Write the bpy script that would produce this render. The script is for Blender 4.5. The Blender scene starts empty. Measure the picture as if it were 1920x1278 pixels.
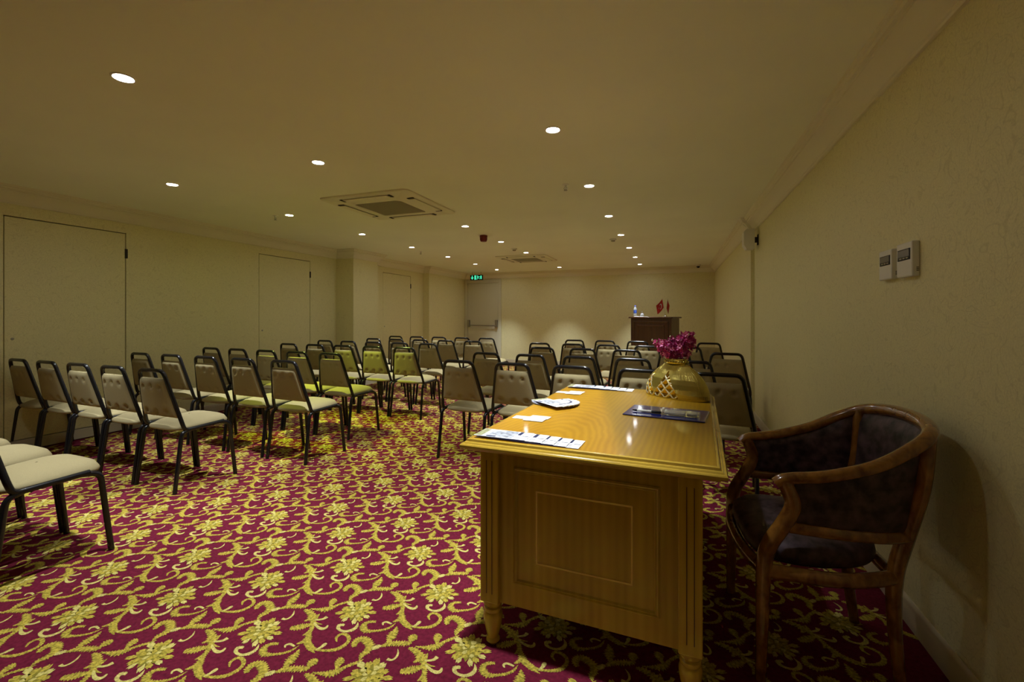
import bpy, bmesh, math, random
from mathutils import Vector, Matrix
random.seed(7)
PI = math.pi
scene = bpy.context.scene
COL = scene.collection

# ------------------------------------------------------------------ camera
YAW = math.radians(19.8)
cam_d = bpy.data.cameras.new('camera')
cam = bpy.data.objects.new('camera', cam_d); COL.objects.link(cam)
cam_d.sensor_width = 36.0
cam_d.lens = 850.0 / 1920.0 * 36.0
cam_d.shift_y = -46.0 / 1920.0
cam_d.clip_start = 0.05
cam.location = (0, 0, 1.22)
cam.rotation_euler = (PI / 2, 0, YAW)
scene.camera = cam

# ------------------------------------------------------------------ world, exposure
w = bpy.data.worlds.new('world'); scene.world = w
w.use_nodes = True
w.node_tree.nodes['Background'].inputs[0].default_value = (0.0, 0.0, 0.0, 1)
w.node_tree.nodes['Background'].inputs[1].default_value = 0.0
vs = scene.view_settings
vs.view_transform = 'Standard'; vs.look = 'None'; vs.gamma = 1.0
vs.exposure = -0.16
vs.use_curve_mapping = False
scene.cycles.max_bounces = 10
scene.cycles.diffuse_bounces = 6
scene.cycles.sample_clamp_indirect = 6.0
LAMP_W = 240.0            # strength of one recessed lamp
LAMP_COL = (0.92, 0.98, 1.0)

# ------------------------------------------------------------------ materials
def srgb(r, g, b):
    f = lambda c: ((c / 255) / 12.92) if c / 255 <= 0.04045 else (((c / 255) + 0.055) / 1.055) ** 2.4
    return (f(r), f(g), f(b), 1)

MATS = {}
def mat(name, col=(0.8, 0.8, 0.8, 1), rough=0.5, metal=0.0, emit=None, estr=0.0, coat=0.0, trans=0.0, ior=1.45, spec=0.5,
        noise=None, bump=None, alpha=1.0):
    """noise=(scale, amount) colour variation in object space; bump=(scale, strength)"""
    if name in MATS: return MATS[name]
    m = bpy.data.materials.new(name); m.use_nodes = True
    nt = m.node_tree; b = nt.nodes['Principled BSDF']
    b.inputs['Base Color'].default_value = col
    b.inputs['Roughness'].default_value = rough
    b.inputs['Metallic'].default_value = metal
    b.inputs['Coat Weight'].default_value = coat
    b.inputs['Coat Roughness'].default_value = 0.08
    b.inputs['Transmission Weight'].default_value = trans
    b.inputs['IOR'].default_value = ior
    b.inputs['Specular IOR Level'].default_value = spec
    b.inputs['Alpha'].default_value = alpha
    if emit:
        b.inputs['Emission Color'].default_value = emit
        b.inputs['Emission Strength'].default_value = estr
    tc = nt.nodes.new('ShaderNodeTexCoord')
    if noise:
        n = nt.nodes.new('ShaderNodeTexNoise'); n.inputs['Scale'].default_value = noise[0]
        n.inputs['Detail'].default_value = 4
        nt.links.new(tc.outputs['Object'], n.inputs['Vector'])
        r = nt.nodes.new('ShaderNodeMapRange')
        r.inputs['From Min'].default_value = 0.3; r.inputs['From Max'].default_value = 0.7
        r.inputs['To Min'].default_value = 1 - noise[1]; r.inputs['To Max'].default_value = 1 + noise[1]
        nt.links.new(n.outputs['Fac'], r.inputs['Value'])
        mx = nt.nodes.new('ShaderNodeVectorMath'); mx.operation = 'SCALE'
        mx.inputs[0].default_value = col[:3]
        nt.links.new(r.outputs[0], mx.inputs['Scale'])
        nt.links.new(mx.outputs[0], b.inputs['Base Color'])
    if bump:
        n2 = nt.nodes.new('ShaderNodeTexNoise'); n2.inputs['Scale'].default_value = bump[0]
        n2.inputs['Detail'].default_value = 3
        nt.links.new(tc.outputs['Object'], n2.inputs['Vector'])
        bp = nt.nodes.new('ShaderNodeBump'); bp.inputs['Strength'].default_value = bump[1]
        bp.inputs['Distance'].default_value = 0.002
        nt.links.new(n2.outputs['Fac'], bp.inputs['Height'])
        nt.links.new(bp.outputs[0], b.inputs['Normal'])
    MATS[name] = m
    return m

def wood(name, c1, c2, scale=9.0, axis='z', rough=0.3, coat=0.5, stretch=12.0, dist=2.5, ring=False, wavef=0.15):
    if name in MATS: return MATS[name]
    m = bpy.data.materials.new(name); m.use_nodes = True
    nt = m.node_tree; b = nt.nodes['Principled BSDF']
    tc = nt.nodes.new('ShaderNodeTexCoord'); mp = nt.nodes.new('ShaderNodeMapping')
    nt.links.new(tc.outputs['Object'], mp.inputs['Vector'])
    s = [scale] * 3; s['xyz'.index(axis)] = scale / stretch
    mp.inputs['Scale'].default_value = s
    n = nt.nodes.new('ShaderNodeTexNoise'); n.inputs['Scale'].default_value = 2.2; n.inputs['Detail'].default_value = 6
    n.inputs['Distortion'].default_value = dist * 0.4
    nt.links.new(mp.outputs[0], n.inputs['Vector'])
    wv = nt.nodes.new('ShaderNodeTexWave'); wv.wave_type = 'RINGS' if ring else 'BANDS'
    wv.inputs['Scale'].default_value = 1.3; wv.inputs['Distortion'].default_value = dist * 2
    wv.inputs['Detail'].default_value = 3
    nt.links.new(mp.outputs[0], wv.inputs['Vector'])
    mixf = nt.nodes.new('ShaderNodeMix'); mixf.data_type = 'FLOAT'; mixf.inputs['Factor'].default_value = wavef
    nt.links.new(n.outputs['Fac'], mixf.inputs[2]); nt.links.new(wv.outputs['Fac'], mixf.inputs[3])
    cr = nt.nodes.new('ShaderNodeValToRGB')
    cr.color_ramp.elements[0].position = 0.25; cr.color_ramp.elements[0].color = c1
    cr.color_ramp.elements[1].position = 0.75; cr.color_ramp.elements[1].color = c2
    nt.links.new(mixf.outputs[0], cr.inputs['Fac'])
    nt.links.new(cr.outputs['Color'], b.inputs['Base Color'])
    b.inputs['Roughness'].default_value = rough
    b.inputs['Coat Weight'].default_value = coat; b.inputs['Coat Roughness'].default_value = 0.1
    MATS[name] = m
    return m

def veneer_top(name):
    """polished matched veneer: arched grain on the left leaf, straighter and deeper on the right"""
    m = bpy.data.materials.new(name); m.use_nodes = True
    nt = m.node_tree; b = nt.nodes['Principled BSDF']; L = nt.links.new
    tc = nt.nodes.new('ShaderNodeTexCoord')
    def leaf(loc, sc, dist, c1, c2, typ):
        mp = nt.nodes.new('ShaderNodeMapping'); L(tc.outputs['Object'], mp.inputs['Vector'])
        mp.inputs['Location'].default_value = loc; mp.inputs['Scale'].default_value = sc
        wv = nt.nodes.new('ShaderNodeTexWave'); wv.wave_type = typ; wv.rings_direction = 'Z'
        wv.inputs['Scale'].default_value = 15.0; wv.inputs['Distortion'].default_value = dist; wv.inputs['Detail'].default_value = 4
        wv.inputs['Detail Scale'].default_value = 1.2
        L(mp.outputs[0], wv.inputs['Vector'])
        n = nt.nodes.new('ShaderNodeTexNoise'); n.inputs['Scale'].default_value = 4; n.inputs['Detail'].default_value = 6
        L(mp.outputs[0], n.inputs['Vector'])
        mf = nt.nodes.new('ShaderNodeMix'); mf.data_type = 'FLOAT'; mf.inputs['Factor'].default_value = 0.82
        L(wv.outputs['Fac'], mf.inputs[2]); L(n.outputs['Fac'], mf.inputs[3])
        cr = nt.nodes.new('ShaderNodeValToRGB'); cr.color_ramp.elements[0].position = 0.2; cr.color_ramp.elements[0].color = c1
        cr.color_ramp.elements[1].position = 0.72; cr.color_ramp.elements[1].color = c2
        L(mf.outputs[0], cr.inputs['Fac']); return cr.outputs['Color']
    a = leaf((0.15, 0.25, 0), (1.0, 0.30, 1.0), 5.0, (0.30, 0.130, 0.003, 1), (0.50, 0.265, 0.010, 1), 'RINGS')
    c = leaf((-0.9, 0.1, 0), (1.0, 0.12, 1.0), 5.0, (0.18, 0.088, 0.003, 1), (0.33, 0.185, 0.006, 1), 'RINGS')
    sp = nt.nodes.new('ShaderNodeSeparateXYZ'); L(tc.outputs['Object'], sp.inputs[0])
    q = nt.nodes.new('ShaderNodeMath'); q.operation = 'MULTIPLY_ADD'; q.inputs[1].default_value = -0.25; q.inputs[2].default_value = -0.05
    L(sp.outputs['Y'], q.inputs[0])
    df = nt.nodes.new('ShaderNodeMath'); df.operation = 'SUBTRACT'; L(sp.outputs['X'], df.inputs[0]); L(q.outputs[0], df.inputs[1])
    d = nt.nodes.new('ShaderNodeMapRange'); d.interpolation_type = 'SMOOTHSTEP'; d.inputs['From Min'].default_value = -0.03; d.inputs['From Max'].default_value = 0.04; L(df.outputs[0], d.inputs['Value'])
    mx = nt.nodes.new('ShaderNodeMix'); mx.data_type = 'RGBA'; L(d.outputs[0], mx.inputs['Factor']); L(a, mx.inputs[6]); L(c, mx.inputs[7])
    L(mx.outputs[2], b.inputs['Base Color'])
    b.inputs['Roughness'].default_value = 0.35; b.inputs['Specular IOR Level'].default_value = 0.25
    b.inputs['Coat Weight'].default_value = 0.3; b.inputs['Coat Roughness'].default_value = 0.07
    MATS[name] = m
    return m

def wallpaper(name, base, line):
    """cream wallpaper with a fine raised scroll pattern and woven ground"""
    m = bpy.data.materials.new(name); m.use_nodes = True
    nt = m.node_tree; b = nt.nodes['Principled BSDF']
    tc = nt.nodes.new('ShaderNodeTexCoord')
    n = nt.nodes.new('ShaderNodeTexNoise'); n.inputs['Scale'].default_value = 9.0; n.inputs['Detail'].default_value = 0.6
    n.inputs['Distortion'].default_value = 2.2
    nt.links.new(tc.outputs['Object'], n.inputs['Vector'])
    def M(op, a, bv=None):
        q = nt.nodes.new('ShaderNodeMath'); q.operation = op
        if isinstance(a, (int, float)): q.inputs[0].default_value = a
        else: nt.links.new(a, q.inputs[0])
        if bv is not None:
            if isinstance(bv, (int, float)): q.inputs[1].default_value = bv
            else: nt.links.new(bv, q.inputs[1])
        return q.outputs[0]
    t = M('MULTIPLY', n.outputs['Fac'], 5.0)
    fr = M('FRACT', t); d = M('ABSOLUTE', M('SUBTRACT', fr, 0.5))
    ln = nt.nodes.new('ShaderNodeMapRange'); ln.inputs['From Min'].default_value = 0.03; ln.inputs['From Max'].default_value = 0.10
    ln.inputs['To Min'].default_value = 1.0; ln.inputs['To Max'].default_value = 0.0
    nt.links.new(d, ln.inputs['Value'])
    n2 = nt.nodes.new('ShaderNodeTexNoise'); n2.inputs['Scale'].default_value = 160.0; n2.inputs['Detail'].default_value = 2
    nt.links.new(tc.outputs['Object'], n2.inputs['Vector'])
    mx = nt.nodes.new('ShaderNodeMix'); mx.data_type = 'RGBA'
    mx.inputs[6].default_value = base; mx.inputs[7].default_value = line
    f = M('MULTIPLY', ln.outputs[0], 0.55)
    nt.links.new(f, mx.inputs['Factor'])
    mr = nt.nodes.new('ShaderNodeMapRange'); mr.inputs['From Min'].default_value = 0.3; mr.inputs['From Max'].default_value = 0.7
    mr.inputs['To Min'].default_value = 0.93; mr.inputs['To Max'].default_value = 1.07
    nt.links.new(n2.outputs['Fac'], mr.inputs['Value'])
    sc = nt.nodes.new('ShaderNodeVectorMath'); sc.operation = 'SCALE'
    nt.links.new(mx.outputs[2], sc.inputs[0]); nt.links.new(mr.outputs[0], sc.inputs['Scale'])
    nt.links.new(sc.outputs[0], b.inputs['Base Color'])
    b.inputs['Roughness'].default_value = 0.55
    b.inputs['Specular IOR Level'].default_value = 0.3
    bp = nt.nodes.new('ShaderNodeBump'); bp.inputs['Strength'].default_value = 0.25; bp.inputs['Distance'].default_value = 0.001
    h = M('ADD', ln.outputs[0], n2.outputs['Fac'])
    nt.links.new(h, bp.inputs['Height']); nt.links.new(bp.outputs[0], b.inputs['Normal'])
    MATS[name] = m
    return m

M_WALL = wallpaper('wallpaper', (0.72, 0.675, 0.395, 1), (0.58, 0.535, 0.295, 1))
M_CEIL = mat('ceiling_paint', (0.83, 0.83, 0.70, 1), 0.7, noise=(1.2, 0.03))
M_TRIM = mat('trim_paint', (0.74, 0.70, 0.55, 1), 0.5)
M_BASE = mat('baseboard_paint', (0.58, 0.52, 0.38, 1), 0.35)
M_DOORP = mat('door_paint', (0.60, 0.58, 0.44, 1), 0.4)
M_BLACK = mat('black_enamel', (0.006, 0.006, 0.008, 1), 0.22, spec=0.6)
M_FABRIC = mat('beige_fabric', (0.32, 0.265, 0.140, 1), 0.85, noise=(220, 0.06), bump=(400, 0.25), spec=0.2)
M_DARK = mat('dark_void', (0.01, 0.008, 0.006, 1), 0.8)
M_STEEL = mat('brushed_steel', (0.35, 0.34, 0.30, 1), 0.35, metal=0.9)
M_CHROME = mat('chrome', (0.7, 0.7, 0.72, 1), 0.12, metal=1.0)
M_WHITEP = mat('white_plastic', (0.70, 0.69, 0.64, 1), 0.4)
M_RING = mat('lamp_ring', (0.75, 0.73, 0.68, 1), 0.35)
M_GRILLE = mat('grille_grey', (0.40, 0.37, 0.26, 1), 0.6)
M_SLOT = mat('slot_black', (0.02, 0.017, 0.01, 1), 0.7)
M_HONEY = wood('honey_veneer', (0.36, 0.24, 0.010, 1), (0.54, 0.375, 0.024, 1), 8, 'z', 0.25, 0.5, 14, 1.2)
M_HONEYX = wood('honey_moulding', (0.34, 0.21, 0.022, 1), (0.48, 0.31, 0.04, 1), 8, 'x', 0.22, 0.7, 14, 1.2)
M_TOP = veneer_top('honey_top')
M_INLAY = mat('inlay', (0.85, 0.66, 0.22, 1), 0.3)
M_OAKARM = wood('armchair_wood', (0.09, 0.024, 0.005, 1), (0.36, 0.16, 0.025, 1), 11, 'z', 0.22, 0.8, 1.6, 1.5, wavef=0.0)
M_DAMASK = mat('dark_damask', (0.055, 0.034, 0.042, 1), 0.5, noise=(26, 0.9), bump=(60, 0.4))
M_LECT = wood('lectern_wood', (0.05, 0.016, 0.005, 1), (0.10, 0.036, 0.010, 1), 9, 'z', 0.35, 0.3, 12, 2)

# ------------------------------------------------------------------ mesh helpers
class MB:
    def __init__(s): s.v = []; s.f = []; s.m = []
    def add(s, vs_, fs, mi=0):
        o = len(s.v); s.v += [tuple(p) for p in vs_]
        s.f += [tuple(i + o for i in f) for f in fs]; s.m += [mi] * len(fs)
    def box(s, a, b, mi=0):
        x0, y0, z0 = a; x1, y1, z1 = b
        s.add([(x0,y0,z0),(x1,y0,z0),(x1,y1,z0),(x0,y1,z0),(x0,y0,z1),(x1,y0,z1),(x1,y1,z1),(x0,y1,z1)],
              [(0,3,2,1),(4,5,6,7),(0,1,5,4),(1,2,6,5),(2,3,7,6),(3,0,4,7)], mi)
    def bbox(s, a, b, r=0.005, seg=2, mi=0):
        bm = bmesh.new(); bmesh.ops.create_cube(bm, size=1)
        for v in bm.verts:
            v.co = Vector([(a[i] + b[i]) / 2 + v.co[i] * (b[i] - a[i]) for i in range(3)])
        bmesh.ops.bevel(bm, geom=bm.edges[:], offset=r, segments=seg, affect='EDGES', profile=0.5)
        bm.verts.index_update()
        s.add([v.co[:] for v in bm.verts], [[v.index for v in f.verts] for f in bm.faces], mi); bm.free()
    def tube(s, pts, r, n=8, cap=True, mi=0, flat=1.0):
        pts = [Vector(p) for p in pts]; N = len(pts)
        rr = r if isinstance(r, (list, tuple)) else [r] * N
        tang = []
        for i in range(N):
            t = (pts[min(i + 1, N - 1)] - pts[max(i - 1, 0)]); tang.append(t.normalized())
        up = Vector((0, 0, 1)) if abs(tang[0].z) < 0.9 else Vector((0, 1, 0))
        nrm = (up - tang[0] * up.dot(tang[0])).normalized()
        vs_ = []
        for i in range(N):
            if i: 
                nrm = (nrm - tang[i] * nrm.dot(tang[i]))
                nrm = nrm.normalized()
            bi = tang[i].cross(nrm)
            for k in range(n):
                a = 2 * PI * k / n
                vs_.append(pts[i] + nrm * (math.cos(a) * rr[i] * flat) + bi * (math.sin(a) * rr[i]))
        fs = [(i * n + k, i * n + (k + 1) % n, (i + 1) * n + (k + 1) % n, (i + 1) * n + k) for i in range(N - 1) for k in range(n)]
        if cap:
            fs.append(tuple(reversed(range(n)))); fs.append(tuple((N - 1) * n + k for k in range(n)))
        s.add(vs_, fs, mi)
    def lathe(s, prof, n=24, c=(0, 0, 0), sy=1.0, mi=0):
        vs_ = []; N = len(prof)
        for r, z in prof:
            for k in range(n):
                a = 2 * PI * k / n
                vs_.append((c[0] + r * math.cos(a), c[1] + r * sy * math.sin(a), c[2] + z))
        fs = [(i * n + k, i * n + (k + 1) % n, (i + 1) * n + (k + 1) % n, (i + 1) * n + k) for i in range(N - 1) for k in range(n)]
        fs.append(tuple(reversed(range(n)))); fs.append(tuple((N - 1) * n + k for k in range(n)))
        s.add(vs_, fs, mi)
    def prism(s, poly, z0, z1, mi=0):
        n = len(poly)
        s.add([(x, y, z0) for x, y in poly] + [(x, y, z1) for x, y in poly],
              [tuple(reversed(range(n))), tuple(range(n, 2 * n))] + [(i, (i + 1) % n, n + (i + 1) % n, n + i) for i in range(n)], mi)
    def grid(s, rows, mi=0, closed=False):
        R = len(rows); C = len(rows[0])
        fs = []
        for i in range(R - 1):
            for j in range(C if closed else C - 1):
                fs.append((i * C + j, i * C + (j + 1) % C, (i + 1) * C + (j + 1) % C, (i + 1) * C + j))
        s.add([p for r in rows for p in r], fs, mi)
    def xf(s, M_):
        s.v = [tuple(M_ @ Vector(p)) for p in s.v]; return s
    def build(s, name, mats, parent=None, smooth=None, loc=None, rot=None):
        me = bpy.data.meshes.new(name); me.from_pydata(s.v, [], s.f)
        if not isinstance(mats, (list, tuple)): mats = [mats]
        for m_ in mats: me.materials.append(m_)
        if len(mats) > 1: me.polygons.foreach_set('material_index', s.m)
        bm = bmesh.new(); bm.from_mesh(me); bmesh.ops.recalc_face_normals(bm, faces=bm.faces[:]); bm.to_mesh(me); bm.free()
        if smooth is not None:
            me.shade_smooth()
            try: me.set_sharp_from_angle(angle=math.radians(smooth))
            except Exception: pass
        o = bpy.data.objects.new(name, me); COL.objects.link(o)
        if parent: o.parent = parent
        if loc: o.location = loc
        if rot is not None: o.rotation_euler = rot if isinstance(rot, (tuple, list)) else (0, 0, rot)
        return o

def tag(o, label=None, cat=None, group=None, kind=None):
    if label: o['label'] = label
    if cat: o['category'] = cat
    if group: o['group'] = group
    if kind: o['kind'] = kind
    return o
def empty(name, loc=(0, 0, 0), rz=0.0):
    o = bpy.data.objects.new(name, None); COL.objects.link(o)
    o.empty_display_size = 0.1
    o.location = loc; o.rotation_euler = (0, 0, rz); return o
def copy_tree(o, parent=None):
    c = o.copy(); COL.objects.link(c); c.parent = parent
    for ch in list(o.children): copy_tree(ch, c)
    return c
def fillet(pts, r, n=5):
    pts = [Vector(p) for p in pts]; out = [pts[0]]
    for i in range(1, len(pts) - 1):
        a, b, c = pts[i - 1], pts[i], pts[i + 1]
        u = (a - b); v = (c - b); rr = min(r, u.length * 0.49, v.length * 0.49)
        p = b + u.normalized() * rr; q = b + v.normalized() * rr
        for k in range(n + 1):
            t = k / n
            out.append(p * (1 - t) ** 2 + b * (2 * t * (1 - t)) + q * t * t)
    out.append(pts[-1]); return out
def catmull(P, n=6):
    P = [Vector(p) for p in P]; out = []
    for i in range(len(P) - 1):
        p0 = P[max(i - 1, 0)]; p1 = P[i]; p2 = P[i + 1]; p3 = P[min(i + 2, len(P) - 1)]
        for k in range(n):
            t = k / n
            out.append(0.5 * ((2 * p1) + (p2 - p0) * t + (2 * p0 - 5 * p1 + 4 * p2 - p3) * t * t + (3 * p1 - p0 - 3 * p2 + p3) * t ** 3))
    out.append(P[-1]); return out

# ------------------------------------------------------------------ room dimensions
XL, XR, XR2, YB, YF, H = -5.56, 0.88, 0.84, 11.14, -1.6, 2.37
YSTEP = 6.0
PX, PY0, PY1 = -5.20, 6.40, 7.08          # free-standing pier on the left wall
XL2 = -5.52                                # bay wall
QX, QY = -5.36, 9.22                       # second pier up to the back wall

# ------------------------------------------------------------------ floor with woven scroll pattern
V1 = Vector((0.2625, -0.2655)); V2 = Vector((0.266, 0.2255))
STROKES = [  # floor-plane curves (metres, relative to the flower), half widths at the points
    ([(0.0054, -0.089), (-0.012, -0.0953), (-0.0063, -0.1098), (0.0113, -0.1174), (0.0349, -0.1158), (0.0528, -0.1013), (0.057, -0.0793), (0.0445, -0.0556)], [0.0058, 0.0082, 0.0073, 0.0058, 0.0063, 0.0082, 0.0068, 0.001], 2, 0.25),
    ([(-0.0042, -0.0925), (-0.0007, -0.0876), (0.0013, -0.0833)], [0.0069, 0.0084, 0.0039], 2, 0.00),
    ([(0.1096, -0.0291), (0.0861, -0.04), (0.0768, -0.0585), (0.0861, -0.0765), (0.1085, -0.087), (0.1388, -0.0761), (0.1671, -0.0584), (0.1828, -0.0382), (0.1904, -0.0092)], [0.0058, 0.0077, 0.0096, 0.0125, 0.0115, 0.0062, 0.0058, 0.0053, 0.0014], 1, 0.55),
    ([(0.1782, -0.0196), (0.1524, -0.0162), (0.1419, -0.0266), (0.1503, -0.0368)], [0.0039, 0.0053, 0.0048, 0.0024], 2, 0.10),
    ([(0.0517, 0.1567), (0.0829, 0.1528), (0.1217, 0.13), (0.1479, 0.104), (0.1645, 0.0759), (0.179, 0.0481), (0.1987, 0.0202), (0.2212, 0.0007)], [0.0042, 0.0126, 0.0147, 0.0084, 0.0084, 0.0095, 0.0137, 0.0084], 1, 0.60),
    ([(0.2054, 0.0133), (0.2344, -0.0006), (0.2641, -0.0048), (0.3007, 0.0025), (0.3312, 0.0194), (0.3466, 0.0458), (0.3446, 0.0746), (0.3225, 0.0933), (0.2966, 0.093), (0.2912, 0.0705), (0.3085, 0.0517)], [0.0125, 0.0116, 0.0058, 0.0063, 0.0087, 0.0082, 0.0072, 0.0072, 0.0067, 0.0058, 0.0024], 1, 0.30),
    ([(0.2098, 0.0088), (0.2409, -0.0102), (0.2737, -0.0206)], [0.0104, 0.0076, 0.0019], 1, 0.50),
    ([(0.1503, 0.1014), (0.1336, 0.0851), (0.1122, 0.0671), (0.0835, 0.0501)], [0.0053, 0.0116, 0.0158, 0.0106], 1, 0.55),
    ([(0.1053, 0.1027), (0.1145, 0.1167), (0.1124, 0.1339)], [0.0027, 0.0087, 0.0087], 1, 0.50),
    ([(0.1624, 0.0357), (0.1688, 0.0542), (0.1669, 0.0734)], [0.0026, 0.0072, 0.0051], 1, 0.40),
    ([(0.1754, -0.0073), (0.1877, 0.007), (0.194, 0.0279)], [0.0025, 0.0083, 0.0078], 1, 0.40),
    ([(0.1364, 0.1174), (0.134, 0.1381), (0.1295, 0.1584)], [0.0055, 0.0066, 0.0016], 1, 0.30),
    ([(0.135, 0.1219), (0.1539, 0.1287), (0.1669, 0.1391), (0.1716, 0.1538)], [0.0038, 0.0054, 0.0065, 0.0087], 2, 0.10),
    ([(0.1483, 0.1077), (0.182, 0.0923), (0.2054, 0.0906), (0.2139, 0.1004), (0.2104, 0.1141)], [0.0042, 0.0063, 0.0078, 0.0068, 0.0031], 2, 0.10),
    ([(0.1455, 0.1137), (0.1698, 0.1085), (0.1868, 0.1111)], [0.0027, 0.0037, 0.0011], 1, 0.00),
    ([(0.2642, -0.0077), (0.2732, 0.0104), (0.2753, 0.025), (0.2765, 0.034)], [0.0033, 0.0062, 0.0081, 0.0048], 2, 0.20),
    ([(-0.1417, 0.0932), (-0.1543, 0.115), (-0.1471, 0.1334), (-0.1226, 0.1367), (-0.0947, 0.1209), (-0.0824, 0.0948), (-0.0879, 0.0728), (-0.0815, 0.0461)], [0.007, 0.0128, 0.014, 0.0152, 0.0163, 0.0128, 0.0117, 0.0029], 1, 0.50),
    ([(-0.1941, -0.0546), (-0.166, -0.0485), (-0.1334, -0.0367), (-0.116, -0.015), (-0.1066, 0.0041), (-0.0871, 0.0278), (-0.0687, 0.0557)], [0.0027, 0.0065, 0.0142, 0.0109, 0.0065, 0.0076, 0.0016], 1, 0.60),
    ([(-0.1262, -0.0187), (-0.1364, 0.0017), (-0.1427, 0.0191), (-0.1381, 0.0329)], [0.0044, 0.01, 0.0177, 0.0122], 1, 0.40),
    ([(-0.0741, 0.1076), (-0.0635, 0.119), (-0.0531, 0.132)], [0.0081, 0.0105, 0.007], 2, 0.50),
    ([(-0.048, 0.13), (-0.0289, 0.1492), (-0.0004, 0.1626), (0.0316, 0.1725), (0.0469, 0.1843)], [0.0047, 0.0117, 0.0128, 0.0117, 0.0047], 1, 0.70),
    ([(0.0386, 0.1868), (0.0367, 0.2076), (0.041, 0.2253)], [0.0059, 0.0178, 0.0095], 1, 0.40),
    ([(-0.0356, 0.1499), (-0.0434, 0.1812), (-0.0466, 0.2086), (-0.0565, 0.2404)], [0.0036, 0.0157, 0.0145, 0.0024], 1, 0.60),
    ([(0.0087, 0.0836), (0.026, 0.0848), (0.0337, 0.0998), (0.0293, 0.1202), (0.0162, 0.1378)], [0.0067, 0.0045, 0.0045, 0.0039, 0.0011], 2, 0.00),
]
FLOWER = (-0.0047, -0.0015, 0.0658, 0.0653, 0.364)
def carpet():
    mb_v = []; mb_f = []; mb_m = []
    # ground as one flat sheet
    mb_v += [(XL - 0.15, YF - 0.1, 0), (XR + 0.15, YF - 0.1, 0), (XR + 0.15, YB + 0.15, 0), (XL - 0.15, YB + 0.15, 0)]
    mb_f.append((0, 1, 2, 3)); mb_m.append(0)
    rnd = random.Random(3)
    def motif(dense):
        vs_ = []; fs = []; ms = []
        z = 0.0008
        for pts, wid, mi, ser in STROKES:
            P = catmull([(p[0], p[1], 0) for p in pts], dense)
            W = catmull([(w_, 0, 0) for w_ in wid], dense)
            N = len(P); o = len(vs_)
            for i in range(N):
                t = (P[min(i + 1, N - 1)] - P[max(i - 1, 0)]).normalized()
                nn = Vector((-t.y, t.x, 0)); wv = max(W[i].x * 0.92, 0.0006)
                a = 1 + ser * (0.75 if i % 2 else -0.5) * rnd.uniform(0.5, 1.4)
                b_ = 1 + ser * (0.75 if (i + 1) % 2 else -0.5) * rnd.uniform(0.5, 1.4)
                off = t * (0.004 * ser)
                pl = P[i] + nn * wv * a - off; pr = P[i] - nn * wv * b_ - off
                vs_ += [(pl.x, pl.y, z), (P[i].x, P[i].y, z + 0.0003), (pr.x, pr.y, z)]
            for i in range(N - 1):
                fs += [(o + 3*i, o + 3*i + 1, o + 3*i + 4, o + 3*i + 3), (o + 3*i + 1, o + 3*i + 2, o + 3*i + 5, o + 3*i + 4)]
                ms += [2 if mi == 2 else 1, 3 if (mi == 1 and i % 4 == 1) else mi]
            z += 0.00002
        # flower: dark ground with three crowns of separate ragged petals
        ca, sa = math.cos(FLOWER[4]), math.sin(FLOWER[4])
        def fp(x, y): return (FLOWER[0] + (x * ca - y * sa), FLOWER[1] + (x * sa + y * ca))
        n = 26; o = len(vs_); vs_.append((*fp(0, 0), z))
        for k in range(n):
            a = 2 * PI * k / n; rr = 0.80 + (0.14 if k % 2 else -0.1) + rnd.uniform(-0.06, 0.06)
            vs_.append((*fp(FLOWER[2] * rr * math.cos(a), FLOWER[3] * rr * math.sin(a)), z))
        for k in range(n): fs.append((o, o + 1 + k, o + 1 + (k + 1) % n)); ms.append(3)
        for cnt, r0, r1, wd in ((13, 0.62, 1.24, 0.20), (10, 0.36, 0.84, 0.18), (6, 0.08, 0.46, 0.15)):
            z += 0.0002
            for k in range(cnt):
                a = 2 * PI * (k + rnd.uniform(-0.25, 0.25)) / cnt + cnt; ra = r1 * rnd.uniform(0.82, 1.08); w2 = wd * rnd.uniform(0.8, 1.2)
                c_, s_ = math.cos(a), math.sin(a); o = len(vs_)
                for (rad, off) in ((r0, 0), (r0 * 0.5 + ra * 0.5, -w2), (ra * 0.86, -w2 * 0.75), (ra, -w2 * 0.25), (ra * 0.9, 0.0), (ra * 0.97, w2 * 0.5), (r0 * 0.45 + ra * 0.55, w2)):
                    vs_.append((*fp(FLOWER[2] * (rad * c_ - off * s_), FLOWER[3] * (rad * s_ + off * c_)), z))
                fs.append(tuple(o + q for q in range(7))); ms.append(1 if rnd.random() < 0.6 else 2)
        return vs_, fs, ms
    near = motif(7); far = motif(3)
    O = Vector((-2.293, 1.63))
    for i in range(-40, 41):
        for j in range(-40, 41):
            c = O + V1 * i + V2 * j
            if not (XL + 0.05 < c.x < XR - 0.03 and YF < c.y < YB - 0.05): continue
            if c.y < 0.35: continue
            vs_, fs, ms = near if c.y < 5.0 else far
            o = len(mb_v)
            mb_v.extend((min(max(x + c.x, XL), XR), min(y + c.y, YB), zz) for x, y, zz in vs_)
            mb_f.extend(tuple(q + o for q in f) for f in fs); mb_m.extend(ms)
    me = bpy.data.meshes.new('floor'); me.from_pydata(mb_v, [], mb_f)
    me.materials.append(mat('carpet_crimson', (0.125, 0.010, 0.026, 1), 0.95, noise=(70, 0.28), bump=(900, 0.5), spec=0.1))
    me.materials.append(mat('carpet_gold', (0.40, 0.31, 0.045, 1), 0.95, noise=(110, 0.45), bump=(900, 0.5), spec=0.1))
    me.materials.append(mat('carpet_gold_pale', (0.52, 0.44, 0.13, 1), 0.95, noise=(110, 0.35), bump=(900, 0.5), spec=0.1))
    me.materials.append(mat('carpet_olive', (0.22, 0.18, 0.025, 1), 0.95, noise=(60, 0.3), bump=(900, 0.5), spec=0.1))
    me.polygons.foreach_set('material_index', mb_m)
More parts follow.
